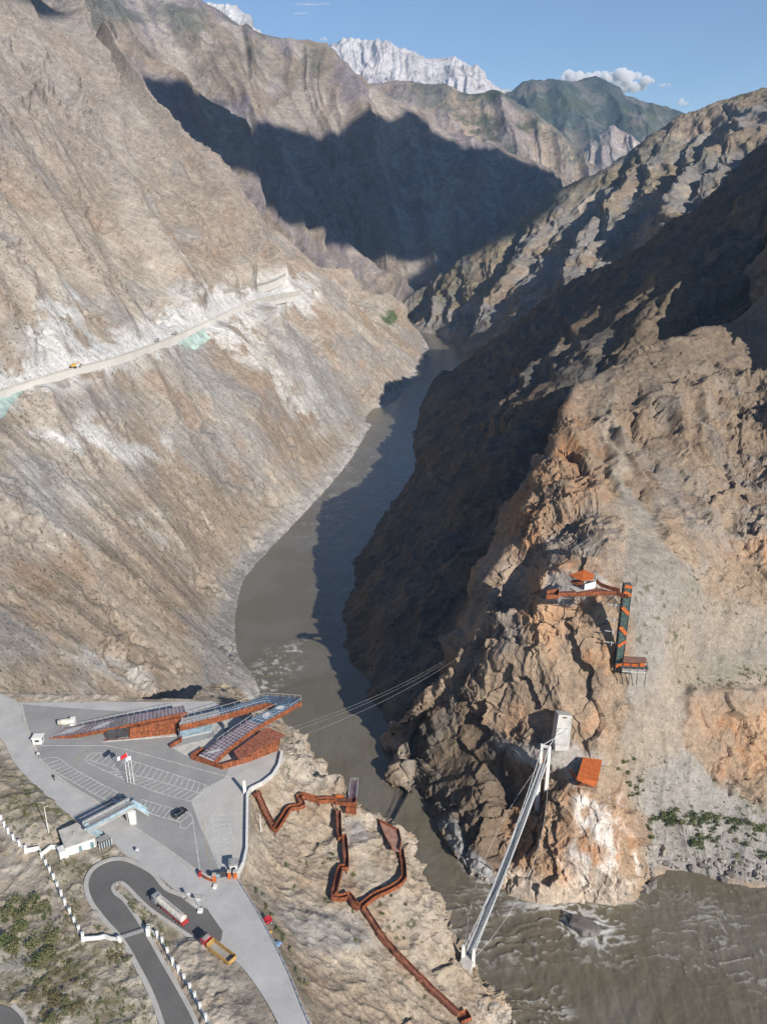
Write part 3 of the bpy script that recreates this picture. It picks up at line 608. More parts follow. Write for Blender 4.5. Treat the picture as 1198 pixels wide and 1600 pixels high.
# ---- river ------------------------------------------------------------------
def build_river():
    xs = np.linspace(-160, 1420, 800); ys = np.concatenate([np.linspace(484, 700, 170), np.linspace(700.6, 1760, 700)])
    PX, PY = np.meshgrid(xs, ys)
    u = (PX - 599) / FPX; v = (800 - PY) / FPX
    k = -HC / (-SP + v * CP)
    P = np.stack([u * k, (CP + v * SP) * k, np.zeros_like(k)], -1)
    f = P.reshape(-1, 3); px = PX.ravel(); py = PY.ravel()
    flow = np.stack([f[:, 0], f[:, 1] * .55, np.zeros(len(f))], 1)
    near = sm(f[:, 1], 420, 240)
    wav = fbm(flow, 5.0, 4, .55) * .22 + fbm(flow, 17, 3, off=4) * .3
    rap = np.maximum.reduce([polymask(px, py, [(680, 1390), (780, 1400), (990, 1410), (990, 1500), (900, 1500), (760, 1500), (700, 1480)], 30),
                             polymask(px, py, [(372, 1075), (420, 1020), (475, 1000), (470, 1040), (420, 1095)], 14) * 1.3, polymask(px, py, [(780, 1550), (870, 1540), (900, 1600), (850, 1640), (790, 1600)], 16),
                             .55 * polymask(px, py, [(980, 1395), (1240, 1395), (1240, 1560), (1000, 1520)], 40), .4 * polymask(px, py, [(520, 700), (640, 690), (640, 760), (470, 860), (460, 840)], 20)])
    fw = fbm(f, 20, 4, off=1) * 9
    r2 = ridged(np.stack([f[:, 0] * .35 + fw, f[:, 1] + fw * .6, np.zeros(len(f))], 1), 6, 6, .65, off=3)
    ring = polymask(px, py, [(862, 1428), (885, 1412), (925, 1425), (958, 1455), (930, 1476), (895, 1470)], 9) * 1.0
    edge = np.exp(-(linedist(px, py, [(720, 1345), (760, 1390), (800, 1412), (870, 1417), (940, 1418), (990, 1408)]) / 6) ** 2)
    foam = np.clip(sm(r2 + fbm(f, 16, 5, .6, off=6) * .8, .55, 1.15) * rap * .7 + sm(r2 + .25, .1, .5) * ring * .9 + edge * sm(r2 + .3, .2, .6) * .6, 0, 1)
    foam = np.maximum(foam, sm(fbm(f, 2.0, 2, off=6), .78, .9) * near * .4)
    P = (f + np.stack([0 * wav, 0 * wav, wav * (.5 + .9 * near) + foam * .25 + rap * r2 * .3], 1)).reshape(PX.shape + (3,))
    base = mix(np.tile(np.array([.132, .114, .080]), (len(f), 1)), np.array([.15, .134, .105]), sm(fbm(f, 40, 4, off=2), -.3, .4))
    c = mix(base, np.array([.52, .52, .50]), foam * .9)
    m, n, b = nodes_of('river_water')
    at = n.nodes.new('ShaderNodeAttribute'); at.attribute_name = 'Col'
    n.links.new(at.outputs['Color'], b.inputs['Base Color'])
    b.inputs['Roughness'].default_value = .17; b.inputs['Specular IOR Level'].default_value = .5
    geo = n.nodes.new('ShaderNodeNewGeometry'); mp = n.nodes.new('ShaderNodeMapping'); mp.inputs['Scale'].default_value = (.5, .28, 1)
    no = n.nodes.new('ShaderNodeTexNoise'); no.inputs['Scale'].default_value = 1.0; no.inputs['Detail'].default_value = 6; no.inputs['Distortion'].default_value = .6
    n.links.new(geo.outputs['Position'], mp.inputs[0]); n.links.new(mp.outputs[0], no.inputs['Vector'])
    bp = n.nodes.new('ShaderNodeBump'); bp.inputs['Strength'].default_value = .55; bp.inputs['Distance'].default_value = .5
    n.links.new(no.outputs['Fac'], bp.inputs['Height']); n.links.new(bp.outputs[0], b.inputs['Normal'])
    o = grid_mesh('river', P, c.reshape(PX.shape + (3,)), m); o['kind'] = 'structure'
    gm = mat('valley_ground', (.2, .17, .13), .95)
    g = quad_mesh('ground', np.array([[-14000, -9000, -26], [14000, -9000, -26], [14000, 14000, -26], [-14000, 14000, -26]], float), np.array([[0, 1, 2, 3]]), None, gm); g['kind'] = 'structure'
build_river()
bpy.context.view_layer.update()
DG = bpy.context.evaluated_depsgraph_get()
TERR = set(SHEETS)
def hit(px, py, only=None):
    """the ground point seen at this place of the photograph"""
    r = ray(px, py); d = Vector(r / np.linalg.norm(r)); o = Vector((0, 0, HC))
    for k in range(12):
        ok, loc, nor, i, ob, mtx = SC.ray_cast(DG, o, d)
        if not ok: break
        if (only is None and (ob.name in TERR or ob.name == 'river')) or (only and ob.name in only): return np.array(loc)
        o = loc + d * .02
    return Zp(px, py, 0) if py > 320 else D(px, py, 3000)
def down(x, y, z0=2500):
    """height of the ground at x, y"""
    o = Vector((x, y, z0))
    for k in range(12):
        ok, loc, nor, i, ob, mtx = SC.ray_cast(DG, o, Vector((0, 0, -1)))
        if not ok: break
        if ob.name in TERR: return loc.z
        o = loc + Vector((0, 0, -.02))
    return 0.0
# ---- clouds --------------------------------------------------------------
def cloud_mat():
    m, n, b = nodes_of('cloud_white')
    b.inputs['Base Color'].default_value = (.9, .9, .9, 1); b.inputs['Roughness'].default_value = 1; b.inputs['Specular IOR Level'].default_value = 0
    b.inputs['Subsurface Weight'].default_value = 0.0
    tl = n.nodes.new('ShaderNodeBsdfTranslucent'); tl.inputs[0].default_value = (.9, .9, .9, 1)
    ad = n.nodes.new('ShaderNodeMixShader'); ad.inputs[0].default_value = .6
    n.links.new(b.outputs[0], ad.inputs[1]); n.links.new(tl.outputs[0], ad.inputs[2])
    out = n.nodes['Material Output']; n.links.new(ad.outputs[0], out.inputs[0])
    return m
M_CLOUD = cloud_mat()
def cloud_volume():
    m = bpy.data.materials.new('cloud_vapour'); m.use_nodes = True; n = m.node_tree; n.nodes.remove(n.nodes['Principled BSDF'])
    v = n.nodes.new('ShaderNodeVolumePrincipled'); v.inputs['Color'].default_value = (1, 1, 1, 1); v.inputs['Density'].default_value = .012; v.inputs['Anisotropy'].default_value = 0
    n.links.new(v.outputs[0], n.nodes['Material Output'].inputs['Volume']); return m
M_VAP = cloud_volume()
def cumulus(px, py, wpx, hpx, seed, label, n=26, flat=False):
    """a far cloud: many billows heaped on a flat base, roughened"""
    Y = 21000.0; c = D(px, py, Y); m = Y / 1.1 / FPX; rs = np.random.RandomState(seed); mb_v = []; mb_q = []; b0 = 0
    bm = bmesh.new(); bmesh.ops.create_icosphere(bm, subdivisions=4, radius=1); SV = np.array([v.co for v in bm.verts]); SF = np.array([[v.index for v in f.verts] for f in bm.faces]); bm.free()
    for k in range(n):
        u = rs.uniform(-1, 1); env = (1 - u * u) ** .6
        r = hpx * m * (rs.uniform(.12, .30) if not flat else rs.uniform(.3, .5)) * (.35 + .65 * env)
        cc = np.array([u * wpx * .5 * m, rs.uniform(-.3, .3) * wpx * m * .4, hpx * m * (rs.uniform(-.3, .42) * env - .12) if not flat else 0])
        V = SV * r * np.array([1.25, 1.25, 1]) if not flat else SV * r * np.array([4, .7, .55])
        V = V * (1 + .28 * fbm(SV * 1.0 + k * 7.3 + seed, .7, 5, .6)[:, None]) + cc
        mb_v.append(V); mb_q.append(SF + b0); b0 += len(SV)
    o = quad_mesh('cloud', np.concatenate(mb_v), np.concatenate(mb_q), None, M_VAP); o.location = c
    r = o.modifiers.new('union', 'REMESH'); r.mode = 'VOXEL'; r.voxel_size = max(8.0, wpx * m / 70)
    o['label'] = label; o['category'] = 'cloud'; return o
cumulus(915, 119, 84, 26, 3, 'white puffy cloud low over the dark wooded mountain, larger left part', 34)
cumulus(975, 125, 84, 30, 4, 'white puffy cloud joining the right end of the largest cloud over the wooded mountain', 36)
cumulus(1038, 132, 22, 8, 8, 'small faint wisp of cloud to the right of the puffy clouds', 10)
cumulus(1066, 160, 14, 12, 12, 'tiny white cloud just above the right end of the wooded mountain', 10)
cumulus(485, 7, 60, 5, 5, 'long thin white streak of cloud at the top edge of the sky', 16, True)
cumulus(463, 21, 34, 4, 6, 'short thin streak of cloud just under the longest streak', 10, True)
cumulus(372, 24, 30, 20, 7, 'white cloud behind the tiny snowy peak at the upper left', 16)
cumulus(506, 60, 14, 8, 15, 'tiny pale cloud at the left foot of the snowy mountain', 8)

# clouds overhead, out of the picture, that shade the far mountainside
def shade_cloud(pix, zc, seed, label):
    pts = []
    for p in pix:
        g = D(*p) if len(p) == 3 else hit(*p, ('mountain_ridge', 'mountain_range', 'mountain_flank'))
        t = (zc - g[2]) / SUN[2]
        pts.append((g + SUN * t)[:2])
    pts = np.array(pts); lo, hi = pts.min(0), pts.max(0); n1, n2 = 170, 110
    X, Y = np.meshgrid(np.linspace(lo[0] - 30, hi[0] + 30, n1), np.linspace(lo[1] - 30, hi[1] + 30, n2))
    x, y = X.ravel(), Y.ravel(); F0 = np.stack([x, y, 0 * x], 1)
    wx = x + fbm(F0, 160, 4, off=seed) * 26; wy = y + fbm(F0, 160, 4, off=seed + 5) * 26
    ins = polymask(wx, wy, pts, .5) > .5; d = np.full(len(x), 1e9)
    ring = np.concatenate([pts, pts[:1]]); d = linedist(wx, wy, ring)
    h = 150 * np.sqrt(np.clip(d / 260, 0, 1)) * (1 + .35 * fbm(F0, 190, 4, off=seed + 9))
    top = np.stack([x, y, h], 1); bot = np.stack([x, y, -.3 * h], 1)
    idx = np.arange(n1 * n2).reshape(n2, n1); q = np.stack([idx[:-1, :-1], idx[:-1, 1:], idx[1:, 1:], idx[1:, :-1]], -1).reshape(-1, 4)
    q = q[ins[q].any(axis=1)]; z0 = ~ins; top[z0, 2] = 0; bot[z0, 2] = -2
    u, inv = np.unique(q, return_inverse=True); q = inv.reshape(-1, 4)
    c = np.array([pts[:, 0].mean(), pts[:, 1].mean(), 0]); V = np.concatenate([top[u], bot[u]]) - c
    o = quad_mesh('cloud', V, np.concatenate([q, q[:, ::-1] + len(u)]), None, M_CLOUD); o.location = (c[0], c[1], zc)
    return tag4(o, label)
def tag4(o, label): o['label'] = label; o['category'] = 'cloud'; return o
shade_cloud([(228, 120), (262, 150), (300, 152), (345, 158), (372, 188), (392, 206), (410, 197), (425, 205), (452, 207), (482, 212), (500, 225), (515, 230), (530, 214), (558, 199), (592, 187), (620, 199), (637, 178), (654, 188), (676, 210), (704, 224), (733, 236), (762, 239), (792, 243), (826, 256), (856, 272), (880, 292), (860, 325), (790, 375), (725, 410), (690, 398), (640, 404), (585, 408), (535, 388), (470, 348), (430, 322), (388, 262), (340, 272), (300, 285), (262, 260), (235, 200)],
            2700, 21, 'broad white cloud overhead whose shadow darkens the far valley wall')
shade_cloud([(-120, -60, 1250), (40, -40, 1320), (62, 4, 1330), (100, 48, 1350), (60, 62, 1320), (30, 34, 1310), (-20, 28, 1280), (-120, 30, 1230)], 2700, 31, 'small white cloud overhead shading the upper left mountain shoulder')
# ================================================================== BUILDERS
class MB:
    """collects shapes into one mesh"""
    def __init__(s): s.v = []; s.f = []
    def add(s, vs, fs):
        b = len(s.v); s.v += [tuple(float(c) for c in v) for v in vs]; s.f += [tuple(i + b for i in f) for f in fs]; return s
    def hexa(s, bot, top):
        n = len(bot)
        return s.add(list(bot) + list(top), [tuple(range(n - 1, -1, -1)), tuple(range(n, 2 * n))] + [(i, (i + 1) % n, n + (i + 1) % n, n + i) for i in range(n)])
    def box(s, c, size, rz=0.0, m=None):
        a, b, h = size[0] / 2, size[1] / 2, size[2] / 2
        co, si = math.cos(rz), math.sin(rz)
        P = [(x * co - y * si + c[0], x * si + y * co + c[1], z + c[2]) for z in (-h, h) for x, y in ((-a, -b), (a, -b), (a, b), (-a, b))]
        return s.hexa(P[:4], P[4:])
    def prism(s, pts, dz):                       # a slab whose upper outline is given
        return s.hexa([(p[0], p[1], p[2] - dz) for p in pts], [tuple(p) for p in pts])
    def beam(s, a, b, w, h=None, up=(0, 0, 1)):
        a = Vector(a); b = Vector(b); d = (b - a)
        if d.length < 1e-6: return s
        d.normalize(); u = Vector(up)
        if abs(d.dot(u)) > .97: u = Vector((1, 0, 0))
        x = d.cross(u).normalized() * w / 2; y = x.cross(d).normalized() * (h or w) / 2
        q = [(-x - y), (x - y), (x + y), (-x + y)]
        return s.hexa([a + k for k in q], [b + k for k in q])
    def tube(s, pts, r, n=8, r2=None):
        pts = [Vector(p) for p in pts]; rings = []; up = Vector((0, 0, 1))
        for i, p in enumerate(pts):
            d = (pts[min(i + 1, len(pts) - 1)] - pts[max(i - 1, 0)]).normalized()
            u = up if abs(d.dot(up)) < .95 else Vector((1, 0, 0))
            x = d.cross(u).normalized(); y = x.cross(d).normalized()
            rr = r if r2 is None else r + (r2 - r) * i / (len(pts) - 1)
            rings.append([p + (x * math.cos(k * 2 * math.pi / n) + y * math.sin(k * 2 * math.pi / n)) * rr for k in range(n)])
        vs = [v for g in rings for v in g]; fs = []
        for i in range(len(rings) - 1):
            fs += [(i * n + k, i * n + (k + 1) % n, (i + 1) * n + (k + 1) % n, (i + 1) * n + k) for k in range(n)]
        fs += [tuple(range(n - 1, -1, -1)), tuple((len(rings) - 1) * n + k for k in range(n))]
        return s.add(vs, fs)
    def wall(s, pts, h, th, base=0.0):            # an upright plate along a line
        for a, b in zip(pts[:-1], pts[1:]):
            s.beam((a[0], a[1], a[2] + base + h / 2), (b[0], b[1], b[2] + base + h / 2), th, h)
        return s
    def panels(s, A, B, n, m, inset=.07, raise_=.05, t0=0.0, t1=1.0):
        """a field of framed panels between two edges A and B (lists of points)"""
        A = [np.array(p, float) for p in A]; B = [np.array(p, float) for p in B]
        def at(L, t):
            x = t * (len(L) - 1); i = min(int(x), len(L) - 2); return L[i] + (L[i + 1] - L[i]) * (x - i)
        for i in range(n):
            for j in range(m):
                a0, a1 = t0 + (t1 - t0) * (i + inset) / n, t0 + (t1 - t0) * (i + 1 - inset) / n
                c0, c1 = (j + inset) / m, (j + 1 - inset) / m
                q = [at(A, a) + (at(B, a) - at(A, a)) * c + np.array([0, 0, raise_]) for a, c in ((a0, c0), (a1, c0), (a1, c1), (a0, c1))]
                s.hexa([p - np.array([0, 0, raise_ - .004]) for p in q], q)
        return s
def obj(name, mb, material, parent=None, smooth=False, bevel=0.0):
    off = Vector(parent['_o']) if parent is not None and '_o' in parent else Vector((0, 0, 0))
    me = bpy.data.meshes.new(name)
    me.from_pydata([tuple(Vector(v) - off) for v in mb.v], [], mb.f)
    bm = bmesh.new(); bm.from_mesh(me); bmesh.ops.recalc_face_normals(bm, faces=bm.faces); bm.to_mesh(me); bm.free()
    if smooth: me.polygons.foreach_set('use_smooth', [True] * len(me.polygons))
    me.update(); me.materials.append(material)
    o = bpy.data.objects.new(name, me); COL.objects.link(o)
    o['_o'] = tuple(off)
    if parent is not None: o.parent = parent
    if bevel > 0:
        b = o.modifiers.new('bevel', 'BEVEL'); b.width = bevel; b.segments = 2; b.limit_method = 'ANGLE'
    return o
def thing(name, label, cat, loc=(0, 0, 0), group=None, rz=0.0, world=True):
    o = bpy.data.objects.new(name, None); COL.objects.link(o); o.location = loc; o.rotation_euler = (0, 0, rz)
    o['_o'] = tuple(loc) if world else (0.0, 0.0, 0.0)
    return tag(o, label, cat, group)
def tag(o, label, cat, group=None):
    o['label'] = label; o['category'] = cat
    if group: o['group'] = group
    return o
def struct(o): o['kind'] = 'structure'; return o
def dup(root, loc, rz=0.0, label=None, scale=None):
    r = root.copy(); COL.objects.link(r); r.location = loc; r.rotation_euler = (0, 0, rz)
    if scale: r.scale = scale
    if label: r['label'] = label
    for ch in root.children:
        c = ch.copy(); COL.objects.link(c); c.parent = r
        for g in ch.children:
            d = g.copy(); COL.objects.link(d); d.parent = c
    return r
Z = ZL
def L(px, py, dz=0.0): return Zp(px, py, Z + dz)
def on(px, py, dz=0.0, only=None):
    z = hit(px, py, only)[2]; p = Zp(px, py, z + dz)
    return p

M_RUST = mat('weathering_steel', (.30, .092, .036), .8, var=.3, scale=.9, bump=.25, bscale=2.0)
def seams(m, w_=1.5, h_=2.6):
    """upright sheet joints"""
    n = m.node_tree; b = n.nodes['Principled BSDF']; src = b.inputs['Base Color'].links[0].from_socket
    tc = n.nodes.new('ShaderNodeTexCoord'); sp = n.nodes.new('ShaderNodeSeparateXYZ'); n.links.new(tc.outputs['Object'], sp.inputs[0])
    ad = n.nodes.new('ShaderNodeMath'); ad.operation = 'MULTIPLY_ADD'; ad.inputs[1].default_value = .6; n.links.new(sp.outputs['Y'], ad.inputs[0]); n.links.new(sp.outputs['X'], ad.inputs[2])
    cb = n.nodes.new('ShaderNodeCombineXYZ'); n.links.new(ad.outputs[0], cb.inputs[0]); n.links.new(sp.outputs['Z'], cb.inputs[1])
    br = n.nodes.new('ShaderNodeTexBrick'); br.offset = 0; br.inputs['Scale'].default_value = 1; br.inputs['Brick Width'].default_value = w_; br.inputs['Row Height'].default_value = h_; br.inputs['Mortar Size'].default_value = .07
    br.inputs['Color1'].default_value = (1, 1, 1, 1); br.inputs['Color2'].default_value = (.72, .74, .76, 1); br.inputs['Mortar'].default_value = (.35, .35, .35, 1)
    n.links.new(cb.outputs[0], br.inputs['Vector'])
    mx = n.nodes.new('ShaderNodeMix'); mx.data_type = 'RGBA'; mx.blend_type = 'MULTIPLY'; mx.inputs[0].default_value = 1
    n.links.new(src, mx.inputs[6]); n.links.new(br.outputs['Color'], mx.inputs[7]); n.links.new(mx.outputs[2], b.inputs['Base Color']); return m
seams(M_RUST)
M_RUSTD = mat('weathering_steel_dark', (.17, .065, .04), .8, var=.3, scale=.8, bump=.25, bscale=2.0)
M_ORANGE = mat('orange_steel', (.50, .125, .028), .7, var=.18, scale=.6)
M_PANEL = mat('purple_roof_panel', (.17, .125, .15), .35, var=.25, scale=.5, spec=.5)
M_BLUE = mat('blue_glass_panel', (.065, .12, .19), .25, var=.3, scale=.4, spec=.6)
M_FRAME = mat('grey_frame', (.34, .34, .34), .6, var=.15)
M_DFRAME = mat('dark_frame', (.06, .06, .065), .6, var=.2)
M_GLASS = mat('dark_glass', (.05, .075, .09), .12, var=.3, scale=.4, spec=.8)
M_PGLASS = mat('pale_blue_glass', (.30, .42, .50), .25, var=.2, scale=.6, spec=.6)
M_WHITE = mat('white_paint', (.74, .73, .70), .7, var=.1, scale=1.2, bump=.1)
M_CONC = mat('pale_concrete', (.50, .48, .44), .9, var=.14, scale=.35, bump=.3)
M_GCONC = mat('grey_concrete', (.36, .35, .335), .9, var=.15, scale=.3, bump=.3)
M_STEEL = mat('galvanised_steel', (.52, .53, .54), .55, metal=.2, var=.12)
M_CABLE = mat('white_cable', (.66, .67, .68), .6, var=.1)
M_DCABLE = mat('dark_cable', (.09, .09, .09), .7, var=.1)
M_BLACK = mat('black_rubber', (.025, .025, .027), .8, var=.2)
M_RED = mat('red_paint', (.42, .035, .04), .45, var=.15)
M_YEL = mat('yellow_paint', (.44, .27, .09), .6, var=.2, scale=1.0)
M_CREAM = mat('cream_tank_paint', (.62, .58, .50), .5, var=.14, scale=.7)
M_BLK = mat('black_car_paint', (.012, .012, .014), .18, var=.1, spec=.7)
M_PAINT = mat('road_paint', (.62, .62, .60), .8, var=.22, scale=.6)
M_YPAINT = mat('yellow_road_paint', (.48, .36, .15), .8, var=.3, scale=.6)

def surface_mat(name, col, col2, size, dust=None, rough=.9):
    m, n, b = nodes_of(name)
    geo = n.nodes.new('ShaderNodeNewGeometry')
    a = n.nodes.new('ShaderNodeTexNoise'); a.inputs['Scale'].default_value = 1 / size; a.inputs['Detail'].default_value = 8; a.inputs['Roughness'].default_value = .65
    n.links.new(geo.outputs['Position'], a.inputs['Vector'])
    r = n.nodes.new('ShaderNodeValToRGB'); r.color_ramp.elements[0].position = .3; r.color_ramp.elements[1].position = .7
    r.color_ramp.elements[0].color = (*col, 1); r.color_ramp.elements[1].color = (*col2, 1)
    n.links.new(a.outputs['Fac'], r.inputs[0])
    f = n.nodes.new('ShaderNodeTexNoise'); f.inputs['Scale'].default_value = 1.6; f.inputs['Detail'].default_value = 4
    n.links.new(geo.outputs['Position'], f.inputs['Vector'])
    mr = n.nodes.new('ShaderNodeMapRange'); mr.inputs['To Min'].default_value = .82; mr.inputs['To Max'].default_value = 1.14; n.links.new(f.outputs['Fac'], mr.inputs['Value'])
    v = n.nodes.new('ShaderNodeVectorMath'); v.operation = 'SCALE'; n.links.new(r.outputs[0], v.inputs[0]); n.links.new(mr.outputs[0], v.inputs['Scale'])
    n.links.new(v.outputs[0], b.inputs['Base Color']); b.inputs['Roughness'].default_value = rough; b.inputs['Specular IOR Level'].default_value = .2
    return m
M_ROAD = surface_mat('dusty_concrete_road', (.38, .38, .378), (.50, .495, .485), 7)
M_ASPH = surface_mat('weathered_asphalt', (.255, .255, .255), (.34, .338, .335), 12)
M_DASPH = surface_mat('dark_asphalt', (.125, .12, .118), (.165, .16, .155), 8)
M_APRON = surface_mat('apron_concrete', (.43, .42, .395), (.53, .515, .485), 7)
M_KERB = surface_mat('kerb_stone', (.40, .385, .36), (.50, .48, .45), 3)

# ================================================================== ROADS, LOT
def smooth_line(pts, n=8, closed=False):
    pts = [np.array(p, float) for p in pts]; out_ = []
    m = len(pts)
    for i in range(m if closed else m - 1):
        p0, p1, p2, p3 = (pts[(i - 1) % m], pts[i], pts[(i + 1) % m], pts[(i + 2) % m]) if closed else (pts[max(i - 1, 0)], pts[i], pts[i + 1], pts[min(i + 2, m - 1)])
        for k in range(n):
            t = k / n
            out_.append(.5 * (2 * p1 + (p2 - p0) * t + (2 * p0 - 5 * p1 + 4 * p2 - p3) * t * t + (3 * p1 - p0 - 3 * p2 + p3) * t ** 3))
    if not closed: out_.append(pts[-1])
    return out_
def flat_area(name, pix, dz, material, thick=.5):
    bm = bmesh.new()
    vs = [bm.verts.new(Vector(Zp(p[0], p[1], Z + dz))) for p in pix]
    f = bm.faces.new(vs)
    r = bmesh.ops.extrude_face_region(bm, geom=[f])
    bmesh.ops.translate(bm, verts=[v for v in r['geom'] if isinstance(v, bmesh.types.BMVert)], vec=(0, 0, -thick))
    bmesh.ops.recalc_face_normals(bm, faces=bm.faces)
    big = [f for f in bm.faces if len(f.verts) > 4]
    bmesh.ops.triangulate(bm, faces=big)
    me = bpy.data.meshes.new(name); bm.to_mesh(me); bm.free(); me.materials.append(material)
    o = bpy.data.objects.new(name, me); COL.objects.link(o); return struct(o)
flat_area('road', smooth_line(MAINROAD[:1] + [(0, 1083), (32, 1098), (335, 1094)], 1)[:-1] + [np.array(p, float) for p in [(335, 1096), (418, 1148), (438, 1177)]] + smooth_line([(427, 1213), (388, 1238), (384, 1332), (374, 1374), (412, 1440), (452, 1520), (484, 1600), (530, 1700)], 4) + smooth_line([(470, 1700), (436, 1602), (386, 1520), (340, 1478), (300, 1445), (292, 1412), (250, 1370), (215, 1345), (196, 1335), (178, 1318), (150, 1305), (100, 1266), (60, 1232), (22, 1190), (0, 1152), (-60, 1120)], 5), .06, M_ROAD)
flat_area('car_park', smooth_line([(36, 1100), (80, 1104), (200, 1112), (300, 1118), (350, 1165), (357, 1214)], 4)[:-1] + [np.array(p, float) for p in [(350, 1216), (318, 1232), (299, 1250), (312, 1290), (326, 1320), (346, 1368), (334, 1378), (316, 1372)]] + smooth_line([(292, 1352), (250, 1322), (205, 1292), (150, 1254), (104, 1226), (66, 1192), (48, 1155), (34, 1120)], 4), .10, M_ASPH)
flat_area('pavement', smooth_line([(357, 1213), (440, 1181), (436, 1198), (428, 1212), (389, 1237)], 3)[:-1] + [np.array(p, float) for p in [(388, 1240), (384, 1332), (374, 1371), (352, 1369), (340, 1345), (326, 1318), (312, 1290), (299, 1252), (320, 1233)]], .14, M_APRON)
flat_area('hairpin_road', smooth_line([(324, 1420), (265, 1394), (238, 1366), (207, 1349), (185, 1344), (164, 1349), (145, 1362), (137, 1384), (145, 1410), (165, 1437), (195, 1472), (218, 1512), (238, 1552), (256, 1602), (280, 1690)], 5) + smooth_line([(335, 1690), (306, 1602), (281, 1552), (251, 1500), (226, 1456), (196, 1410), (179, 1395), (175, 1386), (182, 1379), (196, 1381), (230, 1415), (265, 1440), (300, 1464), (340, 1474), (348, 1455)], 5), .18, M_DASPH)
flat_area('lower_road', [(-60, 1577), (0, 1570), (18, 1575), (34, 1590), (40, 1605), (56, 1700), (-60, 1700)], .16, M_DASPH)
def kerb(pix, w=.9, h=.16, material=None, name='kerb', n=5, dz=.1):
    pts = [Zp(p[0], p[1], Z + dz) for p in smooth_line(pix, n)]
    mb = MB()
    for a, b in zip(pts[:-1], pts[1:]): mb.beam((a[0], a[1], a[2] + h / 2), (b[0], b[1], b[2] + h / 2), w, h)
    return struct(obj(name, mb, material or M_KERB))
kerb([(318, 1404), (265, 1392), (238, 1364), (207, 1347), (185, 1342), (163, 1347), (143, 1361), (135, 1384), (143, 1411), (163, 1438), (193, 1473), (216, 1513), (236, 1553), (254, 1603), (278, 1690)], 1.3, .3)
kerb([(337, 1690), (308, 1602), (283, 1552), (253, 1500), (228, 1456), (198, 1411), (181, 1396), (177, 1387), (183, 1381), (195, 1383), (229, 1417), (264, 1442), (300, 1466)], 1.1, .3)
kerb([(20, 1571), (36, 1587), (43, 1603), (58, 1690)], 1.0, .3)
kerb([(33, 1098), (42, 1135), (56, 1170), (66, 1190), (104, 1224), (150, 1252), (205, 1290), (250, 1320), (292, 1350), (316, 1370)], 1.0, .14)
def lines(name, segs, w=.22, material=None, dz=.135):
    mb = MB()
    for s_ in segs:
        pts = [Zp(p[0], p[1], Z + dz) for p in s_]
        for a, b in zip(pts[:-1], pts[1:]): mb.beam((a[0], a[1], a[2] + .004), (b[0], b[1], b[2] + .004), w, .008)
    return struct(obj(name, mb, material or M_PAINT))
def lerp_line(Ln, n):
    Ln = [np.array(p, float) for p in Ln]; d = np.concatenate([[0], np.cumsum([np.linalg.norm(b - a) for a, b in zip(Ln[:-1], Ln[1:])])])
    A = np.array(Ln); t = np.linspace(0, d[-1], n)
    return [np.array([np.interp(x, d, A[:, 0]), np.interp(x, d, A[:, 1])]) for x in t]
la = [(73.5, 1193.3), (80, 1201.6), (96, 1211.4), (123, 1226.4), (142.6, 1237.7), (168, 1251)]
lb = [(95.3, 1186.6), (108, 1196.3), (121.6, 1204.6), (141, 1215), (156, 1223.4), (177, 1234), (184.7, 1237.7)]
lines('road_marking', [la, lb] + [[a, b] for a, b in zip(lerp_line(la, 16), lerp_line(lb, 16))] + [[(66, 1187), (74, 1184), (88, 1183), (96, 1187)]])
ua = [(138, 1181), (143, 1177.5), (154, 1176), (172, 1180), (224, 1194), (260, 1206), (296.5, 1218), (320.5, 1226), (327.7, 1232), (328, 1238)]
um = [(140, 1188), (160, 1194), (192, 1206), (208, 1210), (240, 1218), (280, 1230), (316.5, 1240)]
ul = [(138, 1181), (134, 1187), (136, 1191), (168, 1206), (200, 1220), (240, 1236), (280, 1248), (298.5, 1252)]
seg = [ua, um, ul]
A_, M_, B_ = lerp_line(ua[2:9], 22), lerp_line(um, 21), lerp_line(ul[3:], 15)
seg += [[a, b] for a, b in zip(A_[:21], M_)] + [[a, b] for a, b in zip(lerp_line(um[2:], 15), B_)]
lines('road_marking', seg)
ra = [(222, 1249), (242, 1255), (266, 1262), (290.4, 1268), (298, 1272), (301.4, 1279), (307, 1320), (312.5, 1360)]
rb = [(216, 1266), (232, 1270), (250, 1276), (270, 1281), (282, 1285)]
lines('road_marking', [ra, rb, [(282, 1293), (291, 1295), (301, 1284)], [(282, 1285), (282, 1293)]] + [[a, b] for a, b in zip(lerp_line(ra[:5], 11), lerp_line(rb, 11))])
pa = [(330, 1274), (334, 1305), (339.5, 1341), (354, 1358)]; pb = [(355.4, 1272.7), (367.5, 1327.5)]
lines('road_marking', [pa, pb] + [[a, b] for a, b in zip(lerp_line(pa[:3], 9), lerp_line(pb, 9))], .2, None, .175)
lines('road_marking', [[(65, 1165), (168, 1165), (205, 1173), (357, 1214)]], .24)
yl = lerp_line([(316.5, 1284), (328.5, 1354)], 15)
lines('road_marking', [[yl[i], yl[i + 1]] for i in range(0, 14, 2)] + [[(121, 1191), (121, 1184), (128, 1177), (140, 1172)]], .26, M_YPAINT)

# ================================================================== VISITOR CENTRE
vc = thing('visitor_centre', 'long low rust coloured visitor centre with purple and blue roof decks reaching over the river', 'building', tuple(L(200, 1150)))
def ribbon(front, back, th, name, parent, material=M_RUST):
    mb = MB()
    for i in range(len(front) - 1):
        q = [front[i], front[i + 1], back[i + 1], back[i]]
        mb.hexa([(p[0], p[1], p[2] - th) for p in q], q)
    return obj(name, mb, material, parent)
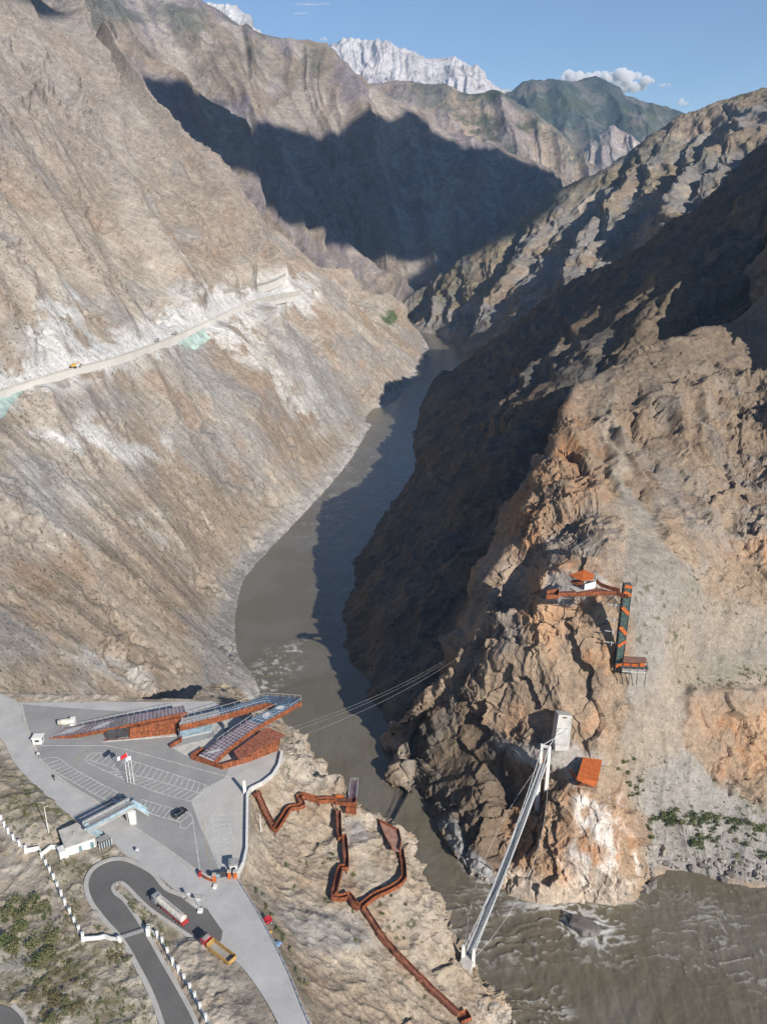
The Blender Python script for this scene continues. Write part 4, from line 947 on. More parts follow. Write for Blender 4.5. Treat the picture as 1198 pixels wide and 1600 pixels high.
# long wing, its roof climbing from the ground at the left end
F = [L(77, 1153, .4), L(130, 1146, 2.2), L(187, 1135, 5.0), L(240, 1123, 7.0), L(293, 1112, 8.6)]
B = [L(98, 1138, .6), L(140, 1130, 2.4), L(190, 1120, 5.2), L(240, 1111, 7.2), L(290, 1102, 8.8)]
ribbon(F, B, 1.5, 'roof', vc)
def frame_sheet(F_, B_, name='roof_frame', up_=.045):
    mb = MB()
    for i in range(len(F_) - 1):
        q = [np.array(p) + (np.array(o_) - np.array(p)) * .03 + np.array([0, 0, up_]) for p, o_ in ((F_[i], B_[i]), (F_[i + 1], B_[i + 1]), (B_[i + 1], F_[i + 1]), (B_[i], F_[i]))]
        mb.hexa([p - np.array([0, 0, up_ - .01]) for p in q], q)
    return obj(name, mb, M_STEEL, vc)
frame_sheet(F, B)
obj('roof_panel', MB().panels(F, B, 34, 4, .075, .085, .02, .99), M_PANEL, vc)
mb = MB()
for k in range(3): mb.panels(F, B, 6, 3, .12, .12, .42, .56)
obj('skylight', mb, M_FRAME, vc)
Wf = [L(203, 1156), L(240, 1152), L(281, 1147)]
mb = MB()
mb.hexa([L(203, 1156), L(281, 1147), L(283, 1128), L(210, 1136)], [Zp(203, 1138, Z + 4.8), Zp(281, 1122, Z + 7.2), L(288, 1118, 7.4), L(214, 1124, 4.8)])
obj('wall', mb, M_RUST, vc)
mb = MB(); mb.hexa([L(167, 1155), L(202, 1153), L(205, 1140), L(172, 1143)], [L(167, 1142, 3.4), L(202, 1137, 4.4), L(205, 1128, 4.4), L(172, 1132, 3.4)])
obj('entrance_glass', mb, M_GLASS, vc)
mb = MB()
for k in range(8):
    a = L(167 + 5 * k, 1155.4 - .3 * k); b = L(167 + 5 * k, 1143 - .75 * k, 3.3 + .14 * k); mb.beam(a, (a[0], a[1], b[2]), .18)
mb.beam(L(163, 1157, .3), L(207, 1154, .3), .3, .6)
obj('entrance_frame', mb, M_RUSTD, vc)
obj('plinth', MB().prism([L(160, 1159, .35), L(282, 1149, .35), L(300, 1140, .35), L(200, 1150, .35)], .4), M_CONC, vc)
# bridge-like arm out over the river and back
F1 = [L(281, 1133, 7.2), L(325, 1123, 8.2), L(362, 1113, 9.2), L(396, 1103, 10.1), L(414, 1098.5, 10.6), L(424, 1099, 10.8)]
B1 = [L(284, 1122, 7.2), L(325, 1113, 8.2), L(358, 1104.5, 9.2), L(386, 1096, 10.1), L(404, 1090, 10.6), L(416, 1087, 10.8)]
ribbon(F1, B1, 2.6, 'arm', vc)
TIPo = [L(416, 1087, 10.8), L(470, 1091, 11.2)]
tipq = [L(424, 1099, 10.8), L(432, 1103, 10.8), L(471, 1095, 11.2), L(469, 1090.5, 11.2), L(416, 1087, 10.8)]
obj('arm_tip', MB().prism(tipq, 2.6), M_RUST, vc)
F2 = [L(471, 1095, 11.2), L(446, 1110, 10.2), L(415, 1127, 8.8), L(385, 1147, 6.6), L(358, 1168, 4.2), L(334, 1190, 2.2)]
B2_ = [L(432, 1103, 10.8), L(416, 1111, 10.0), L(394, 1121, 8.8), L(367, 1139, 6.6), L(340, 1158, 4.2), L(310, 1180, 2.2)]
ribbon(F2, B2_, 2.0, 'arm', vc)
frame_sheet(F1, B1); frame_sheet(F2, B2_)
obj('deck_panel', MB().panels(F1, B1, 26, 3, .075, .085, .30, .99).panels(F2, B2_, 10, 4, .075, .085, .0, .45).panels([tipq[0], tipq[1], tipq[2]], [tipq[4], tipq[4] + (tipq[3] - tipq[4]) * .5, tipq[3]], 9, 3, .06, .07), M_BLUE, vc)
obj('deck_panel', MB().panels(F1, B1, 12, 3, .075, .085, .02, .30), M_FRAME, vc)
obj('deck_panel', MB().panels(F2, B2_, 16, 4, .075, .085, .45, .99), M_PANEL, vc)
def railing(parent, pts, h=1.2, sp=2.2, name='railing', m1=M_STEEL, glass=True):
    pts = [np.array(p, float) for p in pts]
    mb = MB()
    for a, b in zip(pts[:-1], pts[1:]):
        n = max(1, int(np.linalg.norm(b - a) / sp))
        for k in range(n + 1):
            p = a + (b - a) * k / n; mb.beam(p, p + np.array([0, 0, h]), .09)
        mb.beam(a + np.array([0, 0, h]), b + np.array([0, 0, h]), .09)
        if not glass: mb.beam(a + np.array([0, 0, h * .5]), b + np.array([0, 0, h * .5]), .05)
    r = obj(name, mb, m1, parent)
    return r
railing(vc, B1 + [TIPo[1]], 1.3); railing(vc, [F2[0], F2[1], F2[2]], 1.2); railing(vc, B2_[:5], 1.2); railing(vc, F1[:5], 1.2); railing(vc, B, 1.1)
# glazed base under the arm, with a braced truss
mb = MB(); mb.hexa([L(281, 1154), L(330, 1143), L(333, 1132), L(285, 1141)], [L(281, 1143, 4.4), L(330, 1133, 5.4), L(333, 1124, 5.4), L(285, 1132, 4.4)])
obj('glazed_wall', mb, M_PGLASS, vc)
mb = MB(); a0, a1 = L(281, 1154.5), L(331, 1143.5)
for k in range(7):
    p = a0 + (a1 - a0) * k / 6; q = p + np.array([0, 0, 4.6 + .16 * k]); mb.beam(p, q, .25)
    if k < 6:
        p2 = a0 + (a1 - a0) * (k + 1) / 6
        if k % 2: mb.beam(p, p2 + np.array([0, 0, 4.7]), .2)
mb.beam(a0 + np.array([0, 0, .2]), a1 + np.array([0, 0, .2]), .4)
obj('truss', mb, M_STEEL, vc)
# support piers under the overhang
for px, py, z in ((352, 1117, 7.0), (400, 1130, 6.2)):
    t = L(px, py, z); obj('pier', MB().beam(t, (t[0], t[1], max(40, down(t[0], t[1]))), 1.2), M_GCONC, vc)
# low rust wall, courtyard and tilted pavilion roof
wl = [L(318, 1172, 1.4), L(299, 1182, 1.4), L(347, 1197, 1.6)]
mb = MB(); mb.wall([L(318, 1174), L(299, 1186), L(348, 1202)], 2.0, .5)
wq = [L(348, 1202), L(392, 1189), L(433, 1173)]
mb.wall(wq[:2], 2.3, .5); mb.wall([wq[1], wq[2]], 3.6, .5)
mb.wall([wq[2], L(437, 1158)], 3.6, .5)
obj('low_wall', mb, M_RUST, vc)
mb = MB(); mb.wall([L(266, 1169), L(284, 1159), L(284, 1152)], 1.6, .5); obj('low_wall', mb, M_RUST, vc)
pv = [L(365, 1174, 4.0), L(373, 1187, 4.0), L(445, 1148, 7.2), L(417, 1136, 7.0)]
obj('pavilion_roof', MB().prism(pv, .5), M_RUSTD, vc)
obj('pavilion_tile', MB().panels([pv[0], pv[3]], [pv[1], pv[2]], 11, 6, .05, .06), mat('rust_tile', (.30, .105, .065), .75, var=.2, scale=.8), vc)
mb = MB(); mb.hexa([L(378, 1190), L(431, 1171), L(425, 1160), L(388, 1176)], [L(377, 1184, 3.3), L(436, 1151, 6.4), L(428, 1145, 6.2), L(384, 1172, 3.4)])
obj('pavilion_wall', mb, M_RUST, vc)
obj('courtyard', MB().prism([L(302, 1186, .3), L(348, 1200, .3), L(392, 1188, .3), L(395, 1150, .3), L(340, 1150, .3), L(268, 1168, .3)], .35), M_CONC, vc)
# pale concrete apron beneath it
# ================================================================== LOT FURNITURE
# --- guard booths
def booth(name, label, px, py, w, d, h, rz, roofmat):
    c = L(px, py); t = thing(name, label, 'booth', tuple(c))
    co, si = math.cos(rz), math.sin(rz)
    obj('wall', MB().box((c[0], c[1], c[2] + h / 2), (w, d, h), rz), M_WHITE, t)
    obj('roof', MB().box((c[0], c[1], c[2] + h + .12), (w + .7, d + .7, .25), rz).box((c[0], c[1], c[2] + h + .3), (w + .1, d + .1, .12), rz), roofmat, t)
    for sx, sy, ww, in ((0, -1, w * .5), (1, 0, d * .5), (-1, 0, d * .5)):
        x = (sx * (w / 2 + .01)) ; y = sy * (d / 2 + .01)
        p = (c[0] + x * co - y * si, c[1] + x * si + y * co, c[2] + h * .6)
        f = obj('window', MB().box(p, (.06 if sx else ww, ww if sx else .06, h * .36), rz), M_DFRAME, t)
        p2 = (p[0] + .03 * (sx * co - sy * -si * -1), p[1] + .03 * (sx * si + sy * co), p[2])
        obj('pane', MB().box(p2, (.06 if sx else ww * .8, ww * .8 if sx else .06, h * .29), rz), M_GLASS, f)
    return t
booth('guard_booth', 'white guard booth with pale grey roof beside the ornamental gate', 366, 1359, 2.2, 2.4, 2.8, math.radians(8), M_FRAME)
booth('guard_booth', 'white guard booth with dark edged roof at the left end of the visitor centre', 61, 1160, 3.2, 2.8, 2.6, math.radians(4), M_WHITE)
# --- ornamental gate
g = thing('entrance_gate', 'black ornamental lattice gate between orange pillars at the car park exit', 'gate', tuple(L(345, 1370)))
a, b = L(333, 1374), L(357, 1369); mb = MB()
for k in range(25):
    p = a + (b - a) * k / 24; mb.beam(p, p + np.array([0, 0, 2.0 + .3 * math.sin(k / 24 * math.pi)]), .09)
for h_ in (.15, 1.0, 1.95): mb.beam(a + np.array([0, 0, h_]), b + np.array([0, 0, h_]), .12)
for k in range(0, 24, 2):
    p = a + (b - a) * k / 24; q = a + (b - a) * (k + 2) / 24
    mb.beam(p + np.array([0, 0, .2]), q + np.array([0, 0, 1.9]), .1); mb.beam(q + np.array([0, 0, .2]), p + np.array([0, 0, 1.9]), .1)
obj('lattice', mb, M_DFRAME, g)
mb = MB(); c_ = a + (b - a) * .3
for k in range(14):
    an = k * 2 * math.pi / 14; d_ = (b - a) / np.linalg.norm(b - a)
    p0 = c_ + np.array([0, -.12, 1.1]); mb.beam(p0, p0 + d_ * math.cos(an) * .9 + np.array([0, -.05, math.sin(an) * .9]), .14)
obj('emblem', mb, M_PGLASS, g)
for px, py in ((335.5, 1377), (359, 1372), (368, 1372)):
    c = L(px, py); pl = obj('pillar', MB().box((c[0], c[1], Z + 1.3), (.9, .9, 2.5)), M_ORANGE, g)
    obj('cap', MB().box((c[0], c[1], Z + 2.65), (1.1, 1.1, .2)), M_CONC, pl)
cw = thing('curved_wall', 'low curved rust coloured wall left of the ornamental gate', 'wall', tuple(L(320, 1372)))
obj('coping', MB().wall([L(313, 1366), L(318, 1371), L(325, 1375), L(334, 1378)], .16, .55, 1.4), M_CONC, cw)
obj('wall', MB().wall([L(313, 1366), L(318, 1371), L(325, 1375), L(334, 1378)], 1.4, .4), M_RUST, cw)
obj('pillar', MB().box(tuple(L(313, 1366, .9)), (.8, .8, 1.9)), M_RED, cw); obj('plinth', MB().box(tuple(L(336, 1385, .3)), (1.0, 1.4, .7)), M_WHITE, cw)
# --- parapet round the apron and rail along the road
pp = thing('parapet', 'pale concrete parapet round the edge of the apron above the river', 'wall', tuple(L(386, 1280)))
obj('wall', MB().wall([L(x, y) for x, y in ((441, 1178), (436, 1199), (427, 1214), (412, 1226), (392, 1236), (387, 1245), (386, 1330), (381, 1352), (371, 1371))], 1.35, .55), M_CONC, pp)
obj('coping', MB().wall([L(x, y) for x, y in ((441, 1178), (436, 1199), (427, 1214), (412, 1226), (392, 1236), (387, 1245), (386, 1330), (381, 1352), (371, 1371))], .12, .75, 1.36), M_WHITE, pp)
gr = thing('guard_rail', 'grey roadside guard rail along the outer edge of the main road', 'guard rail', tuple(L(430, 1480)))
gp = [L(p[0], p[1]) for p in smooth_line([(374, 1379), (411, 1441), (451, 1521), (483, 1600), (528, 1695)], 6)]
obj('rail', MB().wall(gp, .35, .1, .5), M_STEEL, gr)
for p in gp: obj('post', MB().beam(p, p + np.array([0, 0, .85]), .16), M_STEEL, gr)
# --- white pillar and flagpoles
ob = thing('pillar', 'slender white square pillar at the corner of the apron', 'pillar', tuple(L(383, 1240)))
c = L(383, 1240); obj('shaft', MB().hexa([(c[0] - .5, c[1] - .5, Z), (c[0] + .5, c[1] - .5, Z), (c[0] + .5, c[1] + .5, Z), (c[0] - .5, c[1] + .5, Z)], [(c[0] - .4, c[1] - .4, Z + 5.4), (c[0] + .4, c[1] - .4, Z + 5.4), (c[0] + .4, c[1] + .4, Z + 5.4), (c[0] - .4, c[1] + .4, Z + 5.4)]), M_WHITE, ob)
obj('base', MB().box((c[0], c[1], Z + .2), (1.4, 1.4, .4)), M_CONC, ob)
pl = L(206, 1225); o = thing('plinth', 'low stone plinth at the foot of the three flagpoles', 'plinth', tuple(pl))
obj('base', MB().hexa([L(197, 1222), L(213, 1227), L(214, 1224), L(199, 1219)], [L(197, 1222, .5), L(213, 1227, .5), L(214, 1224, .5), L(199, 1219, .5)]), M_GCONC, o)
def flag_mesh(base, w, h, ph):
    mb = MB(); n = 10; v = []; d_ = np.array([-.72, -.45, 0])
    for i in range(n + 1):
        for j in range(5):
            u = i / n; p = base + d_ * w * u + np.array([.35 * math.sin(u * 6 + ph) * u, .3 * math.cos(u * 5 + ph) * u, -h * j / 4 - .5 * u * u])
            v.append(p)
    mb.add(v, [(i * 5 + j, (i + 1) * 5 + j, (i + 1) * 5 + j + 1, i * 5 + j + 1) for i in range(n) for j in range(4)]); return mb
M_FRED = mat('red_flag_cloth', (.55, .02, .025), .8, var=.1); M_FWHT = mat('white_flag_cloth', (.75, .76, .78), .8, var=.05); M_FBLU = mat('pale_blue_flag_cloth', (.55, .68, .78), .8, var=.08)
for px, py, m_, lab in ((200, 1222, M_FWHT, 'flagpole flying a white flag, leftmost of the three'), (205, 1223.5, M_FRED, 'flagpole flying the red flag between the two paler flags'), (210, 1225, M_FBLU, 'flagpole flying a pale blue flag, rightmost of the three')):
    c = L(px, py, .5); t = thing('flagpole', lab, 'flagpole', tuple(c), 'flagpoles in the car park')
    hh = 12.6 if m_ is M_FRED else 11.8
    obj('pole', MB().tube([c, c + np.array([0, 0, hh * .5]), c + np.array([0, 0, hh])], .13, 8, .07), M_WHITE, t)
    obj('flag', flag_mesh(c + np.array([0, 0, hh - .1]), 2.3, 1.5, px), m_, t, True)
# --- street lamps, small signs, white poles
def pole(name, label, cat, px, py, h, r=.12, head=None, m=M_WHITE):
    c = on(px, py); t = thing(name, label, cat, tuple(c))
    obj('pole', MB().tube([c, c + np.array([0, 0, h])], r, 8, r * .6), m, t)
    if head == 'sign':
        obj('sign_panel', MB().box((c[0], c[1] - .1, c[2] + h - .5), (1.0, .08, 1.0), .3), M_STEEL, t)
    elif head == 'camera':
        obj('arm', MB().beam(c + np.array([0, 0, h]), c + np.array([1.2, .4, h + .1]), .1), m, t)
    return t
pole('utility_pole', 'tall pale pole on the stony ground left of the overpass', 'pole', 77, 1303, 10.5, .16, 'camera')
pole('utility_pole', 'white pole standing on the slope below the apron parapet', 'pole', 408, 1299, 7.0, .2)
pole('road_sign', 'small road sign at the verge above the hairpin bend', 'sign', 216, 1336, 2.6, .07, 'sign', M_STEEL)
pole('road_sign', 'small sign on the kerb strip, upper of the pair by the tanker', 'sign', 297, 1412, 4.2, .08, 'sign', M_STEEL)
pole('road_sign', 'small sign on the end block, lower of the pair by the tanker', 'sign', 312, 1421, 4.2, .08, 'sign', M_STEEL)
pole('road_sign', 'small dark post on the road edge below the guard booth at the far left', 'sign', 62, 1186, 3.0, .1, 'sign', M_DFRAME)
o = thing('concrete_block', 'white concrete end block where the hairpin leaves the main road', 'block', tuple(L(313, 1423)))
obj('block', MB().box(tuple(L(313, 1423, .4)), (1.4, 1.4, .9)), M_WHITE, o, bevel=.08)
o = thing('concrete_divider', 'pale concrete divider between the hairpin and the main road', 'divider', tuple(L(300, 1412)))
obj('block', MB().wall([L(291, 1406), L(302, 1414), L(311, 1421)], .55, 1.0), M_CONC, o, bevel=.06)
# --- footbridge over the main road
fb = thing('footbridge', 'grey pedestrian overpass on white columns crossing the main road', 'footbridge', tuple(L(170, 1285)))
zd = 5.6
q = [L(130, 1289, zd), L(137, 1299, zd), L(211, 1260, zd), L(203, 1251, zd)]
obj('deck', MB().prism(q, .8), M_GCONC, fb)
obj('grating', MB().panels([q[0], q[3]], [q[1], q[2]], 22, 2, .06, .05), M_FRAME, fb)
for s_, e_ in ((q[0], q[3]), (q[1], q[2])):
    r_ = railing(fb, [s_, e_], 1.4, 1.8)
    obj('side_panel', MB().wall([s_, e_], .9, .06, .2), M_PGLASS if s_ is q[1] else M_FRAME, fb)
mb = MB()
for px, py, w_ in ((209, 1287, 1.9), (149, 1303, 1.5)):
    c = L(px, py); mb.hexa([(c[0] - w_ * .5, c[1] - .5, Z), (c[0] + w_ * .5, c[1] - .5, Z), (c[0] + w_ * .5, c[1] + .5, Z), (c[0] - w_ * .5, c[1] + .5, Z)], [(c[0] - w_ * .7, c[1] - .4, Z + zd - .7), (c[0] + w_ * .55, c[1] - .4, Z + zd - .7), (c[0] + w_ * .55, c[1] + .6, Z + zd - .7), (c[0] - w_ * .7, c[1] + .6, Z + zd - .7)])
    obj('column', mb, M_WHITE, fb); mb = MB()
obj('brace', MB().beam(L(201, 1284), L(197, 1268, zd - .8), .5).beam(L(204, 1285), L(203, 1265, zd - .8), .4), M_GCONC, fb)
def stair(parent, top, bot, w, n=14, name='stair', roof=True):
    top, bot = np.array(top), np.array(bot); d_ = bot - top; dh = d_.copy(); dh[2] = 0; dh /= np.linalg.norm(dh); nn = np.array([-dh[1], dh[0], 0])
    mb = MB()
    for k in range(n):
        p = top + d_ * (k + .5) / n; mb.beam(p - nn * w / 2, p + nn * w / 2, np.linalg.norm(d_[:2]) / n, .18)
    for s_ in (-1, 1): mb.beam(top + nn * s_ * w / 2, bot + nn * s_ * w / 2, .12, .4)
    st = obj(name, mb, M_GCONC, parent)
    mb = MB()
    for s_ in (-1, 1): mb.wall([top + nn * s_ * w / 2, bot + nn * s_ * w / 2], 1.2, .06, .2)
    obj('glass_side', mb, M_PGLASS, st)
    return st
stair(fb, L(206, 1255, zd), L(181, 1251, .2), 2.4); stair(fb, L(208, 1258, zd), L(231, 1271, .2), 2.4)
stair(fb, L(134, 1294, zd), L(160, 1310, .3), 2.0)
# --- flat white building and its glazed shelter
wb = thing('flat_building', 'white flat roofed building beside the left end of the overpass', 'building', tuple(L(120, 1310)))
r_ = [L(93, 1298, 3.6), L(103, 1324, 3.6), L(148, 1309, 3.6), L(121, 1286, 3.6)]
base = [(p[0], p[1], Z) for p in r_]
obj('wall', MB().hexa(base, [(p[0], p[1], p[2] - .3) for p in r_]), M_WHITE, wb)
cx = np.mean(r_, axis=0); ro = [cx + (p - cx) * np.array([1.06, 1.06, 1]) for p in r_]
obj('roof', MB().prism(ro, .32), M_CONC, wb)
obj('annexe', MB().prism([L(89, 1324, 2.8), L(93, 1333, 2.8), L(106, 1329, 2.8), L(101, 1319, 2.8)], 2.8), M_WHITE, wb)
a, b = np.array(base[1]), np.array(base[2]); nrm = np.array([b[1] - a[1], -(b[0] - a[0]), 0]); nrm /= np.linalg.norm(nrm)
for t0, t1 in ((.42, .53), (.82, .95)):
    d_ = obj('door', MB().wall([a + (b - a) * t0 + nrm * .03, a + (b - a) * t1 + nrm * .03], 2.3, .1, .1), mat('grey_blue_door', (.16, .24, .27), .6), wb)
    p = a + (b - a) * (t1 - .02) + nrm * .1; obj('handle', MB().box((p[0], p[1], Z + 1.1), (.1, .1, .25)), M_DFRAME, d_)
obj('vent', MB().tube([cx, cx + np.array([0, 0, .9])], .15), M_STEEL, wb)
sh = thing('shelter', 'small glazed shelter with dark roof next to the white flat roofed building', 'shelter', tuple(L(162, 1312)))
r_ = [L(150, 1311, 2.7), L(155, 1317, 2.7), L(174, 1309, 2.7), L(167, 1302, 2.7)]
obj('roof', MB().prism(r_, .25), M_DFRAME, sh); obj('roof_panel', MB().panels([r_[0], r_[3]], [r_[1], r_[2]], 5, 2, .06, .04), M_FRAME, sh)
for p in r_ + [r_[1] + (r_[2] - r_[1]) * k / 5 for k in range(1, 5)]:
    obj('post', MB().beam((p[0], p[1], Z), (p[0], p[1], p[2] - .2), .16), M_WHITE, sh)
obj('glass', MB().wall([(p[0], p[1], Z) for p in (r_[1], r_[2], r_[3])], 2.3, .05), M_GLASS, sh)
# --- horizontal white tank by the visitor centre
tk = thing('water_tank', 'cream and white cylinder tank with white box lying behind the left end of visitor centre', 'tank', tuple(L(103, 1129)))
a, b = L(91, 1129, 1.3), L(110, 1127, 1.3)
obj('barrel', MB().tube([a, b], 1.2, 16), M_CREAM, tk, True); obj('pump_box', MB().box(tuple(L(114, 1127, 1.4)), (1.9, 2.2, 2.8), .1), M_WHITE, tk, bevel=.08)
obj('saddle', MB().box(tuple(L(95, 1130, .3)), (.6, 2, .7)), M_GCONC, tk); obj('saddle', MB().box(tuple(L(106, 1129, .3)), (.6, 2, .7)), M_GCONC, tk)

# ================================================================== WHITE POST FENCES
def zz(x, y): return (x / 2.496, 1250 + y / 2.496)
def fence(label, pts, h=1.9, w=.62, n_sub=0, rail=True):
    P = [on(x, y) for x, y in pts]
    t = thing('post_fence', label, 'fence', tuple(P[0]), None)
    for i, p in enumerate(P):
        pst = obj('post', MB().box((p[0], p[1], p[2] + h / 2 - .2), (w, w, h + .4), .4), M_WHITE, t)
        obj('cap', MB().box((p[0], p[1], p[2] + h + .08), (w + .2, w + .2, .18), .4), M_WHITE, pst)
    for a, b in zip(P[:-1], P[1:]):
        mb = MB(); mb.wall([a, b], .3, .3, 0); mb.wall([a, b], .08, .08, .75); mb.wall([a, b], .08, .08, 1.3)
        for k in range(1, 8):
            q_ = a + (b - a) * k / 8; mb.beam(q_, q_ + np.array([0, 0, 1.35]), .06)
        obj('rail', mb, M_CABLE, t)
    return t
fence('white post fence running down from the left edge of the picture to the corner wall', [zz(*p) for p in ((-20, 45), (8, 80), (20, 105), (35, 130), (55, 155), (78, 178), (103, 198))])
fence('white post fence from the flat roofed building down to the hairpin road', [zz(*p) for p in ((165, 225), (182, 255), (197, 283), (212, 310), (227, 343), (242, 375), (256, 408), (275, 445), (292, 480), (310, 513), (326, 540))])
fence('white post fence along the lower leg of the hairpin road beside the mound', [zz(*p) for p in ((580, 510), (615, 535), (635, 560), (655, 600), (675, 640), (697, 670), (720, 705), (742, 740), (762, 775), (782, 815), (805, 860), (830, 910))])
def wall_fence(label, pts, h):
    P = [on(x, y) for x, y in pts]; t = thing('garden_wall', label, 'wall', tuple(P[0]))
    obj('wall', MB().wall(P, h, .35), M_WHITE, t)
    for p in (P[0], P[-1]): obj('pillar', MB().box((p[0], p[1], p[2] + h * .6), (.8, .8, h * 1.2 + .3), .3), M_WHITE, t)
    return t
wall_fence('short white stepped wall linking the left fence to the flat roofed building', [zz(*p) for p in ((103, 205), (155, 195), (165, 220), (200, 190), (230, 192), (255, 195))], 1.5)
wall_fence('low white wall between the post fence and the hairpin road gate', [zz(*p) for p in ((326, 548), (385, 545), (410, 538), (435, 548), (465, 552))], 1.3)
ga = thing('road_barrier', 'low grey sliding gate lying across the hairpin road', 'gate', tuple(L(210, 1460)))
a, b = L(190, 1468), L(229, 1455); mb = MB()
for k in range(20):
    p = a + (b - a) * k / 19; mb.beam(p, p + np.array([0, 0, 1.2]), .07)
for h_ in (.15, .65, 1.2): mb.beam(a + np.array([0, 0, h_]), b + np.array([0, 0, h_]), .1)
obj('lattice', mb, M_STEEL, ga)
obj('gatepost', MB().box(tuple(L(188, 1470, 1.0)), (.8, .8, 2.2)), M_WHITE, ga); obj('gatepost', MB().box(tuple(L(232, 1456, 1.4)), (1.0, 1.0, 3.0)), M_WHITE, ga)
# ================================================================== HILLSIDE WALKWAYS (near side)
def z3(x, y): return (370 + x / 2.496, 1160 + y / 2.496)
def smooth_z(P, k=2):
    z = np.array([p[2] for p in P]); 
    for _ in range(k): z[1:-1] = (z[:-2] + 2 * z[1:-1] + z[2:]) / 4
    return [np.array([p[0], p[1], zz_]) for p, zz_ in zip(P, z)]
def densify(pts, step=6.0):
    o_ = []
    for a, b in zip(pts[:-1], pts[1:]):
        a, b = np.array(a, float), np.array(b, float); n = max(1, int(np.linalg.norm(b - a) / step))
        o_ += [a + (b - a) * k / n for k in range(n)]
    return o_ + [np.array(pts[-1], float)]
def clear_path(pts, dz):
    """deck line through these places, lifted clear of the ground beneath it"""
    P = [on(x, y, dz, ('promontory', 'plateau')) for x, y in densify(pts)]
    for p in P: p[2] = max(p[2], down(p[0], p[1]) + dz * .8)
    return smooth_z(P, 1)
def offset_line(P, d):
    R_ = []
    for i in range(len(P)):
        a = P[max(i - 1, 0)]; b = P[min(i + 1, len(P) - 1)]; t = (b - a)[:2]; t = t / (np.linalg.norm(t) + 1e-9)
        R_.append(P[i] + np.array([-t[1] * d, t[0] * d, 0]))
    return R_
def walkway(t, P, w=1.7, h=1.15, wallmat=None):
    Lf_, Rt_ = offset_line(P, w / 2), offset_line(P, -w / 2)
    mb = MB()
    for i in range(len(P) - 1):
        q = [Lf_[i], Rt_[i], Rt_[i + 1], Lf_[i + 1]]
        mb.hexa([(p[0], p[1], p[2] - .25) for p in q], q)
    obj('deck', mb, M_RUSTD, t)
    for S_ in (Lf_, Rt_):
        obj('side_wall', MB().wall(S_, h + .5, .1, -.5), wallmat or M_RUST, t)
    for i in range(2, len(P) - 1, 4):
        p = P[i]; g_ = down(p[0], p[1]) - .6
        if p[2] - g_ > .9: obj('support', MB().beam((p[0], p[1], p[2] - .2), (p[0], p[1], g_), .3), M_RUSTD, t)
ws = thing('walkway', 'rust steel zigzag walkway from the apron corner across to the upper lookout', 'walkway', tuple(on(*z3(75, 195))))
P1 = clear_path([z3(*p) for p in ((78, 195), (112, 275), (150, 345), (172, 312), (205, 258), (258, 252), (240, 212), (262, 210), (320, 228), (390, 228))], 1.6)
P1[0] = L(401, 1238, .2)
walkway(ws, P1)
wd = thing('walkway', 'rust steel stepped walkway descending from the upper lookout to the junction below', 'walkway', tuple(on(*z3(400, 300))))
walkway(wd, clear_path([z3(*p) for p in ((396, 265), (399, 350), (402, 375), (420, 372), (425, 440), (428, 490), (405, 490), (392, 540), (376, 605), (400, 610), (438, 600), (456, 628), (476, 650))], 1.5))
wc = thing('walkway', 'rust steel curving walkway climbing from the junction to the river terrace', 'walkway', tuple(on(*z3(560, 600))))
walkway(wc, clear_path([z3(*p) for p in ((480, 648), (505, 625), (540, 600), (590, 578), (635, 552), (652, 530), (650, 490), (642, 440), (638, 415))], 1.6))
wl_ = thing('walkway', 'long straight dark rust stairway descending from the junction to the bridge side', 'walkway', tuple(on(*z3(640, 850))))
walkway(wl_, clear_path([z3(*p) for p in ((488, 640), (530, 705), (582, 782), (640, 845), (700, 905), (760, 965), (820, 1020), (862, 1060))], 1.3), 1.6, 1.0, M_RUSTD)
e_ = on(*z3(885, 1075), 1.2); bx = thing('landing', 'rust steel box landing at the foot of the long straight stairway', 'landing', tuple(e_))
obj('floor', MB().box(tuple(e_), (3.4, 3.0, .3), .4), M_RUSTD, bx)
for dx, dy, sx, sy in ((0, 1.5, 3.4, .1), (0, -1.5, 3.4, .1), (1.7, 0, .1, 3.0)):
    co, si = math.cos(.4), math.sin(.4); obj('side_wall', MB().box((e_[0] + dx * co - dy * si, e_[1] + dx * si + dy * co, e_[2] + .6), (sx, sy, 1.5), .4), M_RUST, bx)
obj('support', MB().box((e_[0], e_[1], e_[2] - 2.2), (.5, .5, 4.2)), M_RUSTD, bx)
# upper lookout
lk = thing('lookout', 'rust steel lookout platform with a slatted cantilever jutting over the river', 'lookout', tuple(on(543, 1255)))
zl = on(540, 1254, 1.6, ('promontory',))[2]
def K(px, py, dz=0): return Zp(px, py, zl + dz)
f_ = [K(524, 1256), K(555, 1258), K(556, 1247), K(524, 1246)]
obj('deck', MB().prism(f_, .4), M_RUSTD, lk)
c_ = [K(545, 1247, .1), K(557, 1247, .4), K(560, 1220, .6), K(548, 1220, .6)]
obj('cantilever', MB().prism(c_, .5), M_RUSTD, lk); obj('deck_panel', MB().panels([c_[0], c_[3]], [c_[1], c_[2]], 9, 2, .07, .05), M_PANEL, lk)
railing(lk, [c_[1], c_[2], c_[3], c_[0]], 1.2, 1.2, glass=False)
obj('side_wall', MB().wall([f_[0], f_[1]], 1.6, .12, -.5), M_RUST, lk); obj('side_wall', MB().wall([f_[1], f_[2]], 1.6, .12, -.5), M_RUST, lk); obj('side_wall', MB().wall([f_[3], K(537, 1246)], 1.6, .12, -.5), M_ORANGE, lk)
lb_ = [K(540, 1261), K(556, 1263), K(557, 1256), K(541, 1255)]
obj('lower_box', MB().prism([p - np.array([0, 0, .3]) for p in lb_], 2.6), M_RUST, lk)
